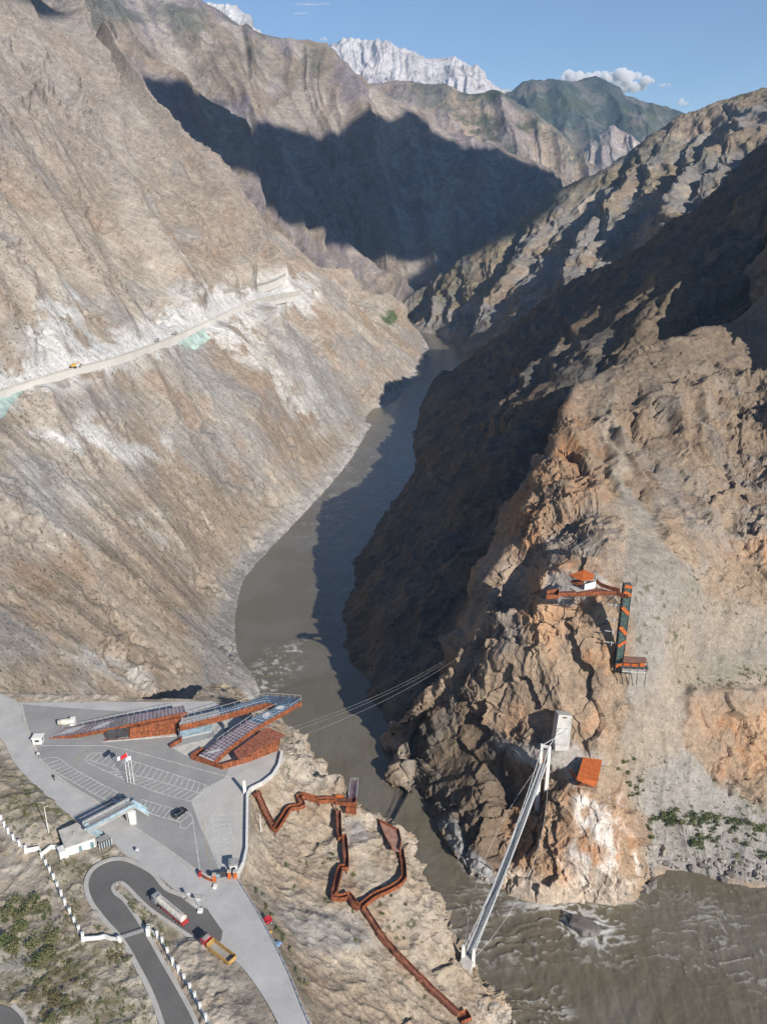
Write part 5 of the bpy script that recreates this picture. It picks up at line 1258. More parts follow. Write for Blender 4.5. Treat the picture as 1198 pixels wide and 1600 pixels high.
for p in (f_[0], f_[1], c_[0], c_[1]):
    obj('support', MB().beam((p[0], p[1], p[2] - .3), (p[0], p[1], down(p[0], p[1]) - 1), .35), M_RUSTD, lk)
# terrace over the water
zt = max(hit(x, y, ('promontory',))[2] for x, y in ((600, 1306), (612, 1326), (622, 1328), (624, 1310), (606, 1296))) + .9
tr = thing('terrace', 'broad rust steel viewing terrace with pale floor hanging over the river edge', 'terrace', tuple(Zp(612, 1310, zt)))
tq = [Zp(*p, zt) for p in ((591, 1283), (600, 1306), (612, 1328), (624, 1330), (627, 1316), (623, 1299), (607, 1291))]
obj('floor', MB().prism(tq, .35), mat('rust_stained_deck', (.36, .20, .15), .8, var=.25, scale=.5), tr)
for a, b in zip(tq[3:] + tq[:1], (tq[3:] + tq[:1])[1:]): obj('side_wall', MB().wall([a, b], 1.3, .1, -.2), M_RUST, tr)
obj('side_wall', MB().wall([tq[0], tq[1], tq[2]], 1.3, .1, -.2), M_RUSTD, tr)
for p in (tq[0], tq[1], tq[5], tq[6]): obj('support', MB().beam((p[0], p[1], p[2] - .3), (p[0], p[1], down(p[0], p[1]) - 1), .35), M_RUSTD, tr)

# ================================================================== SUSPENSION FOOTBRIDGE
sb = thing('suspension_bridge', 'slender white suspension footbridge slung over the brown river between two cliffs', 'bridge', tuple(Zp(735, 1505, 44)))
A0 = Zp(731, 1497, 46.0); A1 = Zp(850, 1192, 46.5)
dirb = (A1 - A0); dirb[2] = 0; Lb = np.linalg.norm(dirb); dirb /= Lb; nb = np.array([-dirb[1], dirb[0], 0]) * 1.35
def deckp(t): return A0 + (A1 - A0) * t + np.array([0, 0, -1.6 * 4 * t * (1 - t)])
def cabp(t): 
    z0, zm, z1 = 4.5, .9, 9.0
    h = z0 * (1 - t) * (1 - 2 * t) + zm * 4 * t * (1 - t) + z1 * t * (2 * t - 1)
    return deckp(t) + np.array([0, 0, max(h, .8)])
n_ = 56
mb = MB()
for k in range(n_):
    a, b = deckp(k / n_), deckp((k + 1) / n_); mb.beam(a, b, 2.2, .12)
obj('deck', mb, mat('bridge_grating', (.20, .215, .225), .6, var=.2, scale=2), sb)
mb = MB()
for k in range(0, n_, 1):
    p = deckp(k / n_); mb.beam(p - nb * 1.02 - np.array([0, 0, .12]), p + nb * 1.02 - np.array([0, 0, .12]), .12)
obj('cross_beam', mb, M_CABLE, sb)
for s_ in (-1, 1):
    obj('edge_beam', MB().tube([deckp(k / 20) + nb * .86 * s_ for k in range(21)], .15, 6), M_CABLE, sb)
    obj('main_cable', MB().tube([cabp(k / 40) + nb * 1.0 * s_ for k in range(41)], .11, 6), M_CABLE, sb)
    obj('handrail', MB().tube([deckp(k / 20) + nb * .86 * s_ + np.array([0, 0, 1.15]) for k in range(21)], .07, 6), M_CABLE, sb)
    for k in range(1, n_, 2):
        p = deckp(k / n_) + nb * .86 * s_; obj('hanger', MB().beam(p, cabp(k / n_) + nb * s_, .055), M_CABLE, sb)
    obj('wind_cable', MB().tube([deckp(k / 20) + nb * s_ * (1 + 5.5 * 4 * (k / 20) * (1 - k / 20)) - np.array([0, 0, .3 + 3.0 * 4 * (k / 20) * (1 - k / 20)]) for k in range(21)], .05, 5), M_CABLE, sb)
    b_ = A1 + nb * 1.25 * s_; g_ = min(down(b_[0], b_[1]), b_[2]) - 1.5
    obj('tower_leg', MB().hexa([(b_[0] + x * .8, b_[1] + y * .8, g_) for x, y in ((-1, -1), (1, -1), (1, 1), (-1, 1))], [(b_[0] + x * .55, b_[1] + y * .55, A1[2] + 9.2) for x, y in ((-1, -1), (1, -1), (1, 1), (-1, 1))]), M_WHITE, sb)
    b_ = A0 + nb * 1.3 * s_
    obj('anchor_post', MB().hexa([(b_[0] + x * .6, b_[1] + y * .6, A0[2] - 2.5) for x, y in ((-1, -1), (1, -1), (1, 1), (-1, 1))], [(b_[0] + x * .45, b_[1] + y * .45, A0[2] + 4.6) for x, y in ((-1, -1), (1, -1), (1, 1), (-1, 1))]), M_WHITE, sb)
obj('tower_beam', MB().beam(A1 - nb * 1.3 + np.array([0, 0, 8.6]), A1 + nb * 1.3 + np.array([0, 0, 8.6]), .9, 1.0), M_WHITE, sb)
obj('gate', MB().beam(A1 - nb * .9 + np.array([0, 0, 1]), A1 + nb * .9 + np.array([0, 0, 1]), .15, 1.8), M_RUST, sb)
ac = A0 - dirb * 1.5; obj('abutment', MB().box((ac[0], ac[1], A0[2] - 1.2), (5.2, 4.0, 2.6), math.atan2(dirb[1], dirb[0])), M_CONC, sb)
# sloping concrete anchor block in the rock
z0_, z1_ = 47.0, 58.5
an = thing('anchor_block', 'big pale sloping concrete anchor block set in the rock behind the bridge tower', 'concrete block', tuple(Zp(878, 1162, z0_)))
fb_ = [Zp(866, 1161, z0_), Zp(889, 1166, z0_), Zp(893.5, 1118.5, z1_), Zp(872.5, 1116.5, z1_)]
fy = min(hit(x, y, ('rock_spur',))[1] for x in (870, 879, 888) for y in range(1122, 1160, 6)) - 1.0
print('ANCHOR', fy, [round(float(p[1]), 1) for p in fb_], flush=True)
k_ = min(1.0, fy / max(p[1] for p in fb_))
fb_ = [np.array([0, 0, HC]) + (p - np.array([0, 0, HC])) * k_ for p in fb_]
dn = np.array([0, 7, -2.5])
obj('block', MB().hexa([p + dn for p in fb_], fb_).box(tuple(fb_[0] * .5 + fb_[1] * .5 + np.array([0, 3, -1.6])), (6.0, 6, 3), .05), mat('white_concrete', (.56, .545, .51), .9, var=.14, scale=.3, bump=.2), an)
ch = (fb_[2] + fb_[3]) / 2 * .92 + (fb_[0] + fb_[1]) / 2 * .08; obj('plaque', MB().box(tuple(ch + np.array([0, -.15, 0])), (1.5, .3, .6)), M_RUSTD, an)
for s_ in (-1, 1):
    e_ = (fb_[0] + fb_[1]) / 2 * .5 + (fb_[2] + fb_[3]) / 2 * .5 + np.array([s_ * 1.6, -.2, 0])
    tp = A1 + nb * 1.0 * s_ + np.array([0, 0, 9.0])
    obj('back_stay', MB().tube([tp, e_], .12, 6), M_CABLE, sb)
    obj('bracket', MB().beam(e_ + np.array([-.9, -.1, .6]), e_ + np.array([.9, -.1, .8]), .2), M_STEEL, an)

# ================================================================== CLIFF-SIDE BUILDINGS (far side of the bridge)
cb = thing('cabin', 'small cabin with orange tiled folded roof on the rock ledge beside the bridge tower', 'cabin', tuple(Zp(920, 1215, 42)))
zb = 49.0
r_ = [Zp(910.6, 1183, zb + 1.2), Zp(940.4, 1187, zb + 1.2), Zp(933.5, 1221, zb - .6), Zp(901.0, 1214, zb - .6)]
fr = [r_[3], r_[2], Zp(930, 1230.5, zb - 2.9), Zp(900.6, 1219, zb - 1.8)]
obj('roof', MB().prism(r_, .3), M_ORANGE, cb)
M_TILE = mat('orange_tile', (.50, .13, .035), .65, var=.2, scale=.8)
obj('roof_tile', MB().panels([r_[0], r_[3]], [r_[1], r_[2]], 7, 5, .05, .06), M_TILE, cb)
obj('front_fold', MB().hexa([p + np.array([0, .3, -.1]) for p in fr], fr), M_ORANGE, cb)
cen = np.mean(r_, axis=0)
mb = MB(); q_ = [cen + (p - cen) * np.array([.8, .5, 1]) + np.array([0, 1.6, 0]) for p in r_]
obj('wall', MB().hexa([(p[0], p[1], 41) for p in q_], [(p[0], p[1], p[2] - .35) for p in q_]), M_RUSTD, cb)
sg = Zp(895, 1208, 46.5); obj('side_panel', MB().wall([Zp(889, 1202, 45.5), Zp(900, 1216, 45.5)], 2.2, .2, -1.2), M_RUST, cb)
# lift and stair tower up the cliff
tY = min(hit(x, y, ('rock_spur',))[1] for x in (964, 970, 976, 982) for y in range(915, 1040, 8)) - 2.2
print('TOWER Y', tY, [round(float(hit(970, y, ('rock_spur',))[1]), 1) for y in range(915, 1045, 16)], flush=True)
tb = D(969.5, 1038, tY); tt = D(975.3, 913, tY); zt0, zt1 = tb[2], tt[2]
st_ = thing('stair_tower', 'tall narrow green glazed stair tower with orange flights climbing the rock face', 'tower', tuple(tb))
cx, cy = (tb[0] + tt[0]) / 2, tY; wT = 3.1
M_TGL = mat('green_glass', (.07, .115, .105), .2, var=.25, scale=.5, spec=.7)
obj('glazing', MB().box((cx, cy, (zt0 + zt1) / 2), (wT - .25, wT - .25, zt1 - zt0)), M_TGL, st_)
mb = MB()
for sx in (-1, 1):
    for sy in (-1, 1): mb.beam((cx + sx * wT / 2, cy + sy * wT / 2, zt0 - 6), (cx + sx * wT / 2, cy + sy * wT / 2, zt1 + .4), .28)
nl = 16
for k in range(nl + 1):
    z_ = zt0 + (zt1 - zt0) * k / nl
    for a, b in (((-1, -1), (1, -1)), ((1, -1), (1, 1)), ((-1, -1), (-1, 1)), ((-1, 1), (1, 1))):
        mb.beam((cx + a[0] * wT / 2, cy + a[1] * wT / 2, z_), (cx + b[0] * wT / 2, cy + b[1] * wT / 2, z_), .16)
obj('frame', mb, M_DFRAME, st_)
for f0, f1, s_ in ((.93, .885, 1), (.745, .655, 1), (.50, .405, 1), (.255, .32, 1), (1.0, .985, 1), (.0, .03, 1)):
    obj('flight', MB().beam((cx - wT * .5, cy - wT / 2 - .2, zt0 + (zt1 - zt0) * f0), (cx + wT * .5, cy - wT / 2 - .2, zt0 + (zt1 - zt0) * f1), .2, 1.5), M_ORANGE, st_)
for f in (.74, .56, .41, .27):
    z_ = zt0 + (zt1 - zt0) * f
    obj('bracket', MB().beam((cx - wT / 2, cy, z_), (cx - wT / 2 - 5.5, cy + 1.5, z_), .35).beam((cx - wT / 2 - 2.5, cy, z_ - 1.2), (cx - wT / 2 - 2.5, cy, z_ + 1.0), .25), M_STEEL, st_)
# upper walkway and pavilion
zu = zt1 - 2.2
def U(px, py, dz=0): return Zp(px, py, zu + dz)
uw = thing('cliff_walkway', 'orange rust walled walkway along the cliff top leading to the stair tower', 'walkway', tuple(U(920, 930)))
fr_ = [U(872, 931), U(900, 930.5), U(935, 929), U(962, 928.5), U(980, 934)]; bk_ = [U(872, 924), U(900, 923), U(930, 918), U(958, 924), U(972, 926)]
mb = MB()
for i in range(4): mb.hexa([p - np.array([0, 0, .4]) for p in (fr_[i], fr_[i + 1], bk_[i + 1], bk_[i])], [fr_[i], fr_[i + 1], bk_[i + 1], bk_[i]])
obj('deck', mb, M_RUSTD, uw); obj('side_wall', MB().wall(fr_, 1.9, .15, -.5), M_RUST, uw)
mb = MB()
for p in densify([f[:2] for f in fr_], .9): mb.beam((p[0], p[1] - .12, zu - .5), (p[0], p[1] - .12, zu + 1.45), .12)
obj('rib', mb, M_RUSTD, uw)
obj('curved_wall', MB().wall([U(928.5, 905), U(932, 910), U(938, 915.5), U(950, 920), U(968, 925)], 1.8, .15, -.3), M_RUST, uw)
for p in (fr_[1], fr_[2], fr_[3]): obj('support', MB().beam((p[0], p[1] + .5, zu - .4), (p[0], p[1] + 11, zu - 9), .35), M_RUSTD, uw)
bxq = [U(853, 934, .3), U(872, 934, .3), U(872, 924, .3), U(854, 927, .3)]
bo = thing('lookout_box', 'rust coloured lookout box at the left end of the cliff top walkway', 'lookout', tuple(bxq[0]))
obj('floor', MB().prism(bxq, .4), M_RUSTD, bo)
for a, b in zip(bxq, bxq[1:] + bxq[:1]): obj('side_wall', MB().wall([a, b], 1.9, .12, -.6), M_RUST, bo)
mp = (np.array(bxq[1]) + bxq[0]) / 2; obj('bracket', MB().hexa([U(873, 946, -6.2), U(880, 950, -6.2), U(880, 949, -6.2), U(873, 945, -6.2)], [U(870, 935, -.3), U(879, 934, -.3), U(879, 930, -.3), U(870, 931, -.3)]), M_GCONC, bo)
pvn = thing('pavilion', 'open pavilion with bright orange folded roof and white walls on the cliff top', 'pavilion', tuple(U(908, 915)))
zp = zu + 4.6
top = Zp(912, 890, zp + .9); rl = [Zp(888, 898.5, zp - .5), Zp(907.5, 907, zp - .2), Zp(926, 905.5, zp - .4), Zp(928, 897, zp + .3), top]
cenr = np.mean(rl, axis=0)
mb = MB(); mb.add([*rl, *[p - np.array([0, 0, .25]) for p in rl]], [(0, 1, 4), (1, 2, 4), (2, 3, 4), (5, 9, 6), (6, 9, 7), (7, 9, 8), (0, 5, 6, 1), (1, 6, 7, 2), (2, 7, 8, 3), (3, 8, 9, 4), (4, 9, 5, 0)])
obj('roof', mb, M_ORANGE, pvn)
obj('floor', MB().prism([U(890, 918, .2), U(900, 924, .2), U(929, 919, .2), U(931, 908, .2), U(900, 908, .2)], .7), M_CONC, pvn)
obj('wall', MB().wall([U(912, 922, .2), U(929, 917, .2), U(930, 908, .2)], 2.6, .3), M_WHITE, pvn)
obj('bench_roof', MB().prism([U(890, 909, 1.9), U(899, 913, 1.9), U(911, 914, 1.9), U(912, 908, 1.9), U(897, 905, 1.9)], .3), M_RUST, pvn)
for p in (U(908, 921, .2), U(920, 919, .2), U(893, 914, .2)): obj('post', MB().beam(p, (p[0], p[1], zp - .5), .22), M_DFRAME, pvn)
# lower pavilion
zq = zt0 + 4.5
lp = thing('pavilion', 'open shed with brown metal roof at the foot of the stair tower', 'pavilion', tuple(Zp(990, 1045, zt0)))
rq = [Zp(973, 1034, zq), Zp(1011, 1036, zq), Zp(1008.5, 1027, zq + .7), Zp(974, 1025, zq + .7)]
obj('roof', MB().prism(rq, .25), mat('brown_roof_sheet', (.21, .115, .085), .55, var=.2, scale=.4), lp)
obj('floor', MB().prism([(p[0], p[1], zt0 - .2) for p in rq], .5), M_CONC, lp)
obj('back_wall', MB().wall([(rq[3][0] + .3, rq[3][1] - .3, zt0), (rq[2][0] - .3, rq[2][1] - .3, zt0)], 3.8, .2), M_ORANGE, lp)
for k in (0, .33, .66, 1): 
    p = rq[0] + (rq[1] - rq[0]) * k; obj('post', MB().beam((p[0], p[1] + .3, zt0 - 7), (p[0], p[1] + .3, zq - .2), .26), M_DFRAME, lp)
obj('platform', MB().prism([Zp(970, 1044, zt0), Zp(1012, 1046, zt0), Zp(1011, 1040, zt0), Zp(970, 1038, zt0)], .4), M_RUSTD, lp)
obj('railing', MB().wall([Zp(970, 1044, zt0), Zp(1012, 1046, zt0)], 1.1, .08), M_GLASS, lp)
# zip cables over the gorge
for i, (p0, p1, lab) in enumerate((((440, 1142, 97), (711, 1022, 70), 'uppermost of three thin dark cables spanning the gorge'), ((443, 1147, 97), (712, 1025, 69), 'middle one of three thin dark cables spanning the gorge'), ((446, 1158, 96), (712, 1030, 68), 'lowest of three thin dark cables spanning the gorge'))):
    a = Zp(*p0[:2], p0[2] - 2); b = hit(p1[0], p1[1], ('rock_spur',))
    if np.linalg.norm(b - a) > 400 or b[2] < 5: b = D(p1[0] + 8, p1[1], 356)
    pts = [a + (b - a) * k / 24 - np.array([0, 0, 3.5 * 4 * (k / 24) * (1 - k / 24)]) for k in range(25)]
    c = thing('cable', lab, 'cable', tuple(a), 'cables spanning the gorge'); obj('wire', MB().tube(pts, .042, 5), M_FRAME, c)
# plain thin rope line up the scree

# ================================================================== VEHICLES (built along +x, then turned)
def wheel(t, x, y, r, wd):
    wl = obj('wheel', MB().tube([(x, y - wd / 2, r), (x, y + wd / 2, r)], r, 14), M_BLACK, t, True)
    s_ = 1 if y > 0 else -1
    obj('rim', MB().tube([(x, y + s_ * wd / 2, r), (x, y + s_ * (wd / 2 + .02), r)], r * .55, 12), M_STEEL, wl)
def vehicle(name, label, cat, front, rear, length):
    f, r_ = np.array(front), np.array(rear); d_ = f - r_; c = (f + r_) / 2
    o_ = thing(name, label, cat, tuple(c), None, math.atan2(d_[1], d_[0]), world=False)
    k = np.linalg.norm(d_[:2]) / length; o_.scale = (k, k, k); print('VEH', name, round(float(k), 2), flush=True)
    return o_
def cab(t, x0, x1, w_, z0, h, m_):
    b_ = obj('cab', MB().hexa([(x0, -w_ / 2, z0), (x1, -w_ / 2, z0), (x1, w_ / 2, z0), (x0, w_ / 2, z0)], [(x0, -w_ / 2 * .96, z0 + h), (x1 - .25, -w_ / 2 * .96, z0 + h), (x1 - .25, w_ / 2 * .96, z0 + h), (x0, w_ / 2 * .96, z0 + h)]), m_, t, bevel=.1)
    obj('windscreen', MB().hexa([(x1 - .10, -w_ * .42, z0 + h * .5), (x1 - .06, -w_ * .42, z0 + h * .5), (x1 - .06, w_ * .42, z0 + h * .5), (x1 - .10, w_ * .42, z0 + h * .5)], [(x1 - .22, -w_ * .40, z0 + h * .9), (x1 - .17, -w_ * .40, z0 + h * .9), (x1 - .17, w_ * .40, z0 + h * .9), (x1 - .22, w_ * .40, z0 + h * .9)]), M_GLASS, b_)
    for s_ in (-1, 1):
        obj('side_window', MB().box(((x0 + x1) / 2 + .2, s_ * w_ / 2 * .985, z0 + h * .68), ((x1 - x0) * .5, .06, h * .3)), M_GLASS, b_)
        obj('mirror', MB().box((x1 - .1, s_ * (w_ / 2 + .25), z0 + h * .65), (.12, .3, .6)), M_BLACK, b_)
        obj('headlight', MB().box((x1 + .02, s_ * w_ * .36, z0 + .35), (.1, .4, .2)), M_WHITE, b_)
    obj('bumper', MB().box((x1 + .05, 0, z0 + .05), (.3, w_, .35)), M_BLACK, b_)
    return b_
# dump truck
dt = vehicle('dump_truck', 'red cab dump truck with empty yellow open bed parked beside the rubble mound', 'truck', L(317.5, 1474), L(364, 1509), 11.5)
cab(dt, 3.4, 5.6, 2.5, .8, 2.3, M_RED)
obj('visor', MB().box((5.3, 0, 3.25), (.9, 2.3, .15)), M_BLACK, dt); obj('roof_deflector', MB().box((4.3, 0, 3.2), (1.2, 1.9, .25)), M_GCONC, dt)
obj('chassis', MB().box((-.6, 0, .85), (10.0, 1.0, .35)), M_BLACK, dt)
x0, x1, hw, zb_, ht = -5.75, 2.7, 1.27, 1.25, 1.35
bd = obj('bed', MB().box(((x0 + x1) / 2, 0, zb_), (x1 - x0, 2 * hw, .15)), M_GCONC, dt)
for s_ in (-1, 1):
    mb = MB().box(((x0 + x1) / 2, s_ * hw, zb_ + ht / 2), (x1 - x0, .1, ht))
    for k in range(11): mb.box((x0 + .2 + (x1 - x0 - .4) * k / 10, s_ * (hw + .09), zb_ + ht / 2), (.16, .1, ht))
    mb.box(((x0 + x1) / 2, s_ * (hw + .05), zb_ + ht), (x1 - x0, .2, .12)); obj('bed_side', mb, M_YEL, bd)
obj('headboard', MB().box((x1, 0, zb_ + ht / 2 + .25), (.12, 2 * hw, ht + .5)), M_YEL, bd); obj('tailgate', MB().box((x0, 0, zb_ + ht / 2), (.12, 2 * hw, ht)), M_YEL, bd)
for x in (4.4, 2.6, -2.6, -4.0):
    for y in (-1.08, 1.08): wheel(dt, x, y, .52, .36)
# tanker
tn = vehicle('tanker_truck', 'long tanker truck with cream tank and red rear parked on the hairpin road', 'truck', L(241.5, 1406), L(291, 1447), 15.5)
cab(tn, 5.4, 7.6, 2.5, .8, 2.3, mat('silver_cab_paint', (.30, .31, .33), .4, var=.15))
obj('barrel', MB().tube([(-7.0, 0, 2.25), (-6.85, 0, 2.25), (4.9, 0, 2.35), (5.1, 0, 2.35)], 1.2, 20), M_CREAM, tn, True)
mb = MB()
for x in (-5, -2.5, 0, 2.5): mb.tube([(x, 0, 3.4), (x, 0, 3.65)], .32, 10)
mb.box((-1, 0, 3.5), (10, .5, .06)); obj('walkway', mb, M_FRAME, tn)
for s_ in (-1, 1): obj('side_rail', MB().box((-2.0, s_ * 1.12, 1.15), (9.6, .14, .3)), M_RED, tn)
obj('rear_panel', MB().box((-7.25, 0, 1.15), (.9, 2.3, .9)), M_RED, tn, bevel=.06)
obj('chassis', MB().box((-.3, 0, .9), (14, .9, .3)), M_BLACK, tn)
for x in (6.6, 3.8, 2.5, -3.8, -5.1, -6.4):
    for y in (-1.05, 1.05): wheel(tn, x, y, .5, .36)
# car
ca = vehicle('parked_car', 'glossy black estate car parked in a marked bay near the footbridge', 'car', L(291.5, 1265.5), L(271.5, 1279.5), 4.7)
def loft_body(sections):
    mb = MB(); v = []; n = len(sections[0][1])
    for x, pr in sections: v += [(x, y, z_) for y, z_ in pr]
    f = [(i * n + k, i * n + (k + 1) % n, (i + 1) * n + (k + 1) % n, (i + 1) * n + k) for i in range(len(sections) - 1) for k in range(n)]
    f += [tuple(range(n)), tuple((len(sections) - 1) * n + k for k in range(n))]
    return mb.add(v, f)
def pr(w_, z0, z1): return [(-w_, z0), (-w_ * 1.0, z0 + (z1 - z0) * .6), (-w_ * .9, z1), (w_ * .9, z1), (w_, z0 + (z1 - z0) * .6), (w_, z0)]
obj('body', loft_body([(-2.35, pr(.82, .4, .85)), (-2.2, pr(.92, .3, 1.0)), (-1.0, pr(.95, .28, 1.02)), (.9, pr(.95, .28, 1.0)), (1.9, pr(.92, .3, .86)), (2.3, pr(.8, .35, .7))]), M_BLK, ca, True)
obj('cabin', loft_body([(-2.1, pr(.72, .95, 1.1)), (-1.7, pr(.76, .95, 1.5)), (-.2, pr(.78, .95, 1.56)), (.5, pr(.76, .95, 1.45)), (1.25, pr(.7, .95, 1.02))]), M_GLASS, ca, True)
obj('roof', MB().box((-.75, 0, 1.55), (1.9, 1.3, .05)), M_BLK, ca, bevel=.02)
for s_ in (-1, 1):
    obj('headlight', MB().box((2.16, s_ * .62, .68), (.2, .36, .14)), M_WHITE, ca); obj('tail_light', MB().box((-2.3, s_ * .66, .8), (.1, .3, .16)), M_RED, ca); obj('mirror', MB().box((.75, s_ * 1.0, 1.02), (.16, .2, .12)), M_BLK, ca)
for x in (-1.45, 1.4):
    for y in (-.84, .84): wheel(ca, x, y, .33, .22)
# motorcycle with rider on the main road
mo = vehicle('motorcycle', 'dark motorcycle with a rider alone on the main road', 'motorcycle', L(86.5, 1221), L(84, 1215), 2.0); mo.scale = (1.1, 1.1, 1.1)
obj('body', MB().beam((-.6, 0, .75), (.35, 0, .8), .28, .35).beam((.35, 0, .8), (.75, 0, .35), .1), M_DFRAME, mo)
for x in (-.68, .72): obj('wheel', MB().tube([(x, -.06, .32), (x, .06, .32)], .32, 14), M_BLACK, mo, True)
obj('handlebar', MB().beam((.4, -.38, 1.05), (.4, .38, 1.05), .05), M_STEEL, mo)
def skin_person(name, label, joints, radii, edges, cat, m_):
    me = bpy.data.meshes.new(name); me.from_pydata(joints, edges, [])
    o_ = bpy.data.objects.new(name, me); COL.objects.link(o_)
    sk = o_.modifiers.new('skin', 'SKIN')
    for v, r_ in zip(me.skin_vertices[0].data, radii): v.radius = (r_, r_)
    me.skin_vertices[0].data[0].use_root = True
    o_.modifiers.new('smooth', 'SUBSURF').render_levels = 1
    me.materials.append(m_); return tag(o_, label, cat)
J = [(-.25, 0, .98), (-.15, 0, 1.25), (-.05, 0, 1.48), (0, 0, 1.6), (.03, 0, 1.72), (.02, 0, 1.86), (.02, .22, 1.45), (.2, .28, 1.2), (.4, .3, 1.08), (.02, -.22, 1.45), (.2, -.28, 1.2), (.4, -.3, 1.08), (-.2, .12, .95), (.15, .2, .85), (.0, .22, .4), (.14, .22, .34), (-.2, -.12, .95), (.15, -.2, .85), (.0, -.22, .4), (.14, -.22, .34)]
RR = [.16, .16, .17, .07, .11, .1, .08, .055, .04, .08, .055, .04, .1, .085, .055, .05, .1, .085, .055, .05]
ED = [(0, 1), (1, 2), (2, 3), (3, 4), (4, 5), (2, 6), (6, 7), (7, 8), (2, 9), (9, 10), (10, 11), (0, 12), (12, 13), (13, 14), (14, 15), (0, 16), (16, 17), (17, 18), (18, 19)]
rd = skin_person('person', 'small figure in dark clothes riding the motorcycle on the main road', J, RR, ED, 'person', mat('dark_clothes', (.03, .03, .035), .8))
rd.location = mo.location; rd.rotation_euler = mo.rotation_euler; rd.scale = (1.1, 1.1, 1.1)
# small red cart with gear on the slope beside the road
cp = on(418, 1443, 0); rc = thing('handcart', 'small bright red cart standing on the slope just beyond the guard rail', 'cart', tuple(cp), None, .6, world=False)
obj('tray', MB().box((0, 0, .9), (2.4, 1.5, .2)).box((0, .75, 1.2), (2.4, .1, .5)).box((0, -.75, 1.2), (2.4, .1, .5)).box((-1.2, 0, 1.3), (.1, 1.5, .8)), M_RED, rc)
obj('canopy', MB().prism([(-.6, -.8, 2.0), (1.2, -.8, 1.8), (1.2, .8, 1.8), (-.6, .8, 2.0)], .08), mat('red_canvas', (.60, .03, .05), .8), rc)
for x in (-.5, 1.1):
    for y in (-.7, .7): obj('post', MB().beam((x, y, 1.0), (x, y, 1.85), .07), M_DFRAME, rc)
for x, y in ((-.8, .8), (-.8, -.8), (.8, .8), (.8, -.8)): wheel(rc, x, y, .42, .2)
for px, py, m_, lab, s_ in ((421, 1456, M_YEL, 'yellow sack lying on the slope just below the red cart', .8), (433, 1475, mat('blue_sheet', (.16, .26, .40), .7), 'crumpled blue sheet on the slope below the yellow sack', 1.2)):
    p = on(px, py, .2); bm = bmesh.new(); bmesh.ops.create_icosphere(bm, subdivisions=3, radius=s_)
    for v in bm.verts: v.co = Vector((v.co.x * (1 + .25 * math.sin(v.co.y * 4)), v.co.y * .8, max(-.2, v.co.z * .45 + .1 * math.sin(v.co.x * 7 + v.co.y * 5))))
    me = bpy.data.meshes.new('sack'); bm.to_mesh(me); bm.free(); me.materials.append(m_); o_ = bpy.data.objects.new('sack' if m_ is M_YEL else 'sheet', me); COL.objects.link(o_); o_.location = p; tag(o_, lab, 'sack' if m_ is M_YEL else 'sheet')

# ================================================================== FAR ROAD ON THE LEFT VALLEY SIDE
only = ('mountain_slope',)
def road_strip(name, pix, w_, material, lift=1.2):
    P = [hit(x, y, only) for x, y in densify(pix, 14)]
    P = smooth_z(P, 2); P = [p + np.array([0, 0, lift]) for p in P]
    xy = np.array([p[:2] for p in P])
    for _ in range(4): xy[1:-1] = (xy[:-2] + 2 * xy[1:-1] + xy[2:]) / 4
    P = [np.array([a[0], a[1], p[2]]) for a, p in zip(xy, P)]
    A, B = offset_line(P, w_ / 2), offset_line(P, -w_ / 2)
    mb = MB()
    for i in range(len(P) - 1):
        q = [A[i], B[i], B[i + 1], A[i + 1]]; mb.hexa([(p[0], p[1], p[2] - 12) for p in q], q)
    return struct(obj(name, mb, material)), P, A, B
M_DROAD = surface_mat('dusty_road', (.56, .535, .50), (.68, .655, .62), 20)
_, RP, RA, RB = road_strip('mountain_road', [(-60, 632), (0, 611), (60, 592), (110, 577), (160, 566), (200, 553), (260, 531), (300, 513), (350, 490), (390, 471), (440, 459), (466, 456)], 8, M_DROAD)
_, RP2, RA2, RB2 = road_strip('mountain_road', [(346, 457), (380, 450), (415, 442), (438, 434), (444, 428)], 5, M_DROAD, .6)
pw = thing('retaining_wall', 'long pale retaining wall under the upper mountain road branch', 'wall', tuple(RP2[0]))
obj('wall', MB().wall([p + np.array([0, 0, -2.2]) for p in RB2], 2.6, .5), M_GCONC, pw)
pw = thing('retaining_wall', 'pale concrete retaining wall at the bend where the mountain road turns out of sight', 'wall', tuple(RP[-4]))
obj('wall', MB().wall([p + np.array([0, 0, -6]) for p in RB[-6:]], 6.8, .6), M_CONC, pw)
pw = thing('parapet', 'low pale parapet along the river side of the dusty mountain road', 'wall', tuple(RP[5]))
obj('wall', MB().wall(RB[:-7], .9, .4), M_CONC, pw)
def drape(name, label, poly, material, lift=.6):
    P2, px, py = SHEETS['mountain_slope']; m_ = polymask(px.ravel(), py.ravel(), poly, .5) > .5
    nt_, ns_ = px.shape; idx = np.arange(nt_ * ns_).reshape(nt_, ns_); q = np.stack([idx[:-1, :-1], idx[:-1, 1:], idx[1:, 1:], idx[1:, :-1]], -1).reshape(-1, 4)
    q = q[m_[q].all(axis=1)]
    if not len(q): return
    u, inv = np.unique(q, return_inverse=True); V = P2.reshape(-1, 3)[u] + np.array([.25, -.15, 1]) * lift
    V = V + fbm(V, 5, 3)[:, None] * .35
    n0 = len(V); V2 = np.concatenate([V, V - np.array([0, 0, .3])]); q = inv.reshape(-1, 4); Q = np.concatenate([q, q[:, ::-1] + n0])
    o_ = quad_mesh(name, V2, Q, None, material); tag(o_, label, 'netting')
M_TEAL = mat('teal_netting', (.36, .46, .43), .85, var=.22, scale=.12)
drape('safety_net', 'teal safety netting spread on the slope below the left end of the mountain road', [(0, 612 + 8), (18, 604), (46, 595), (60, 600), (38, 612), (20, 632), (8, 654), (-20, 665), (-30, 632)], M_TEAL)
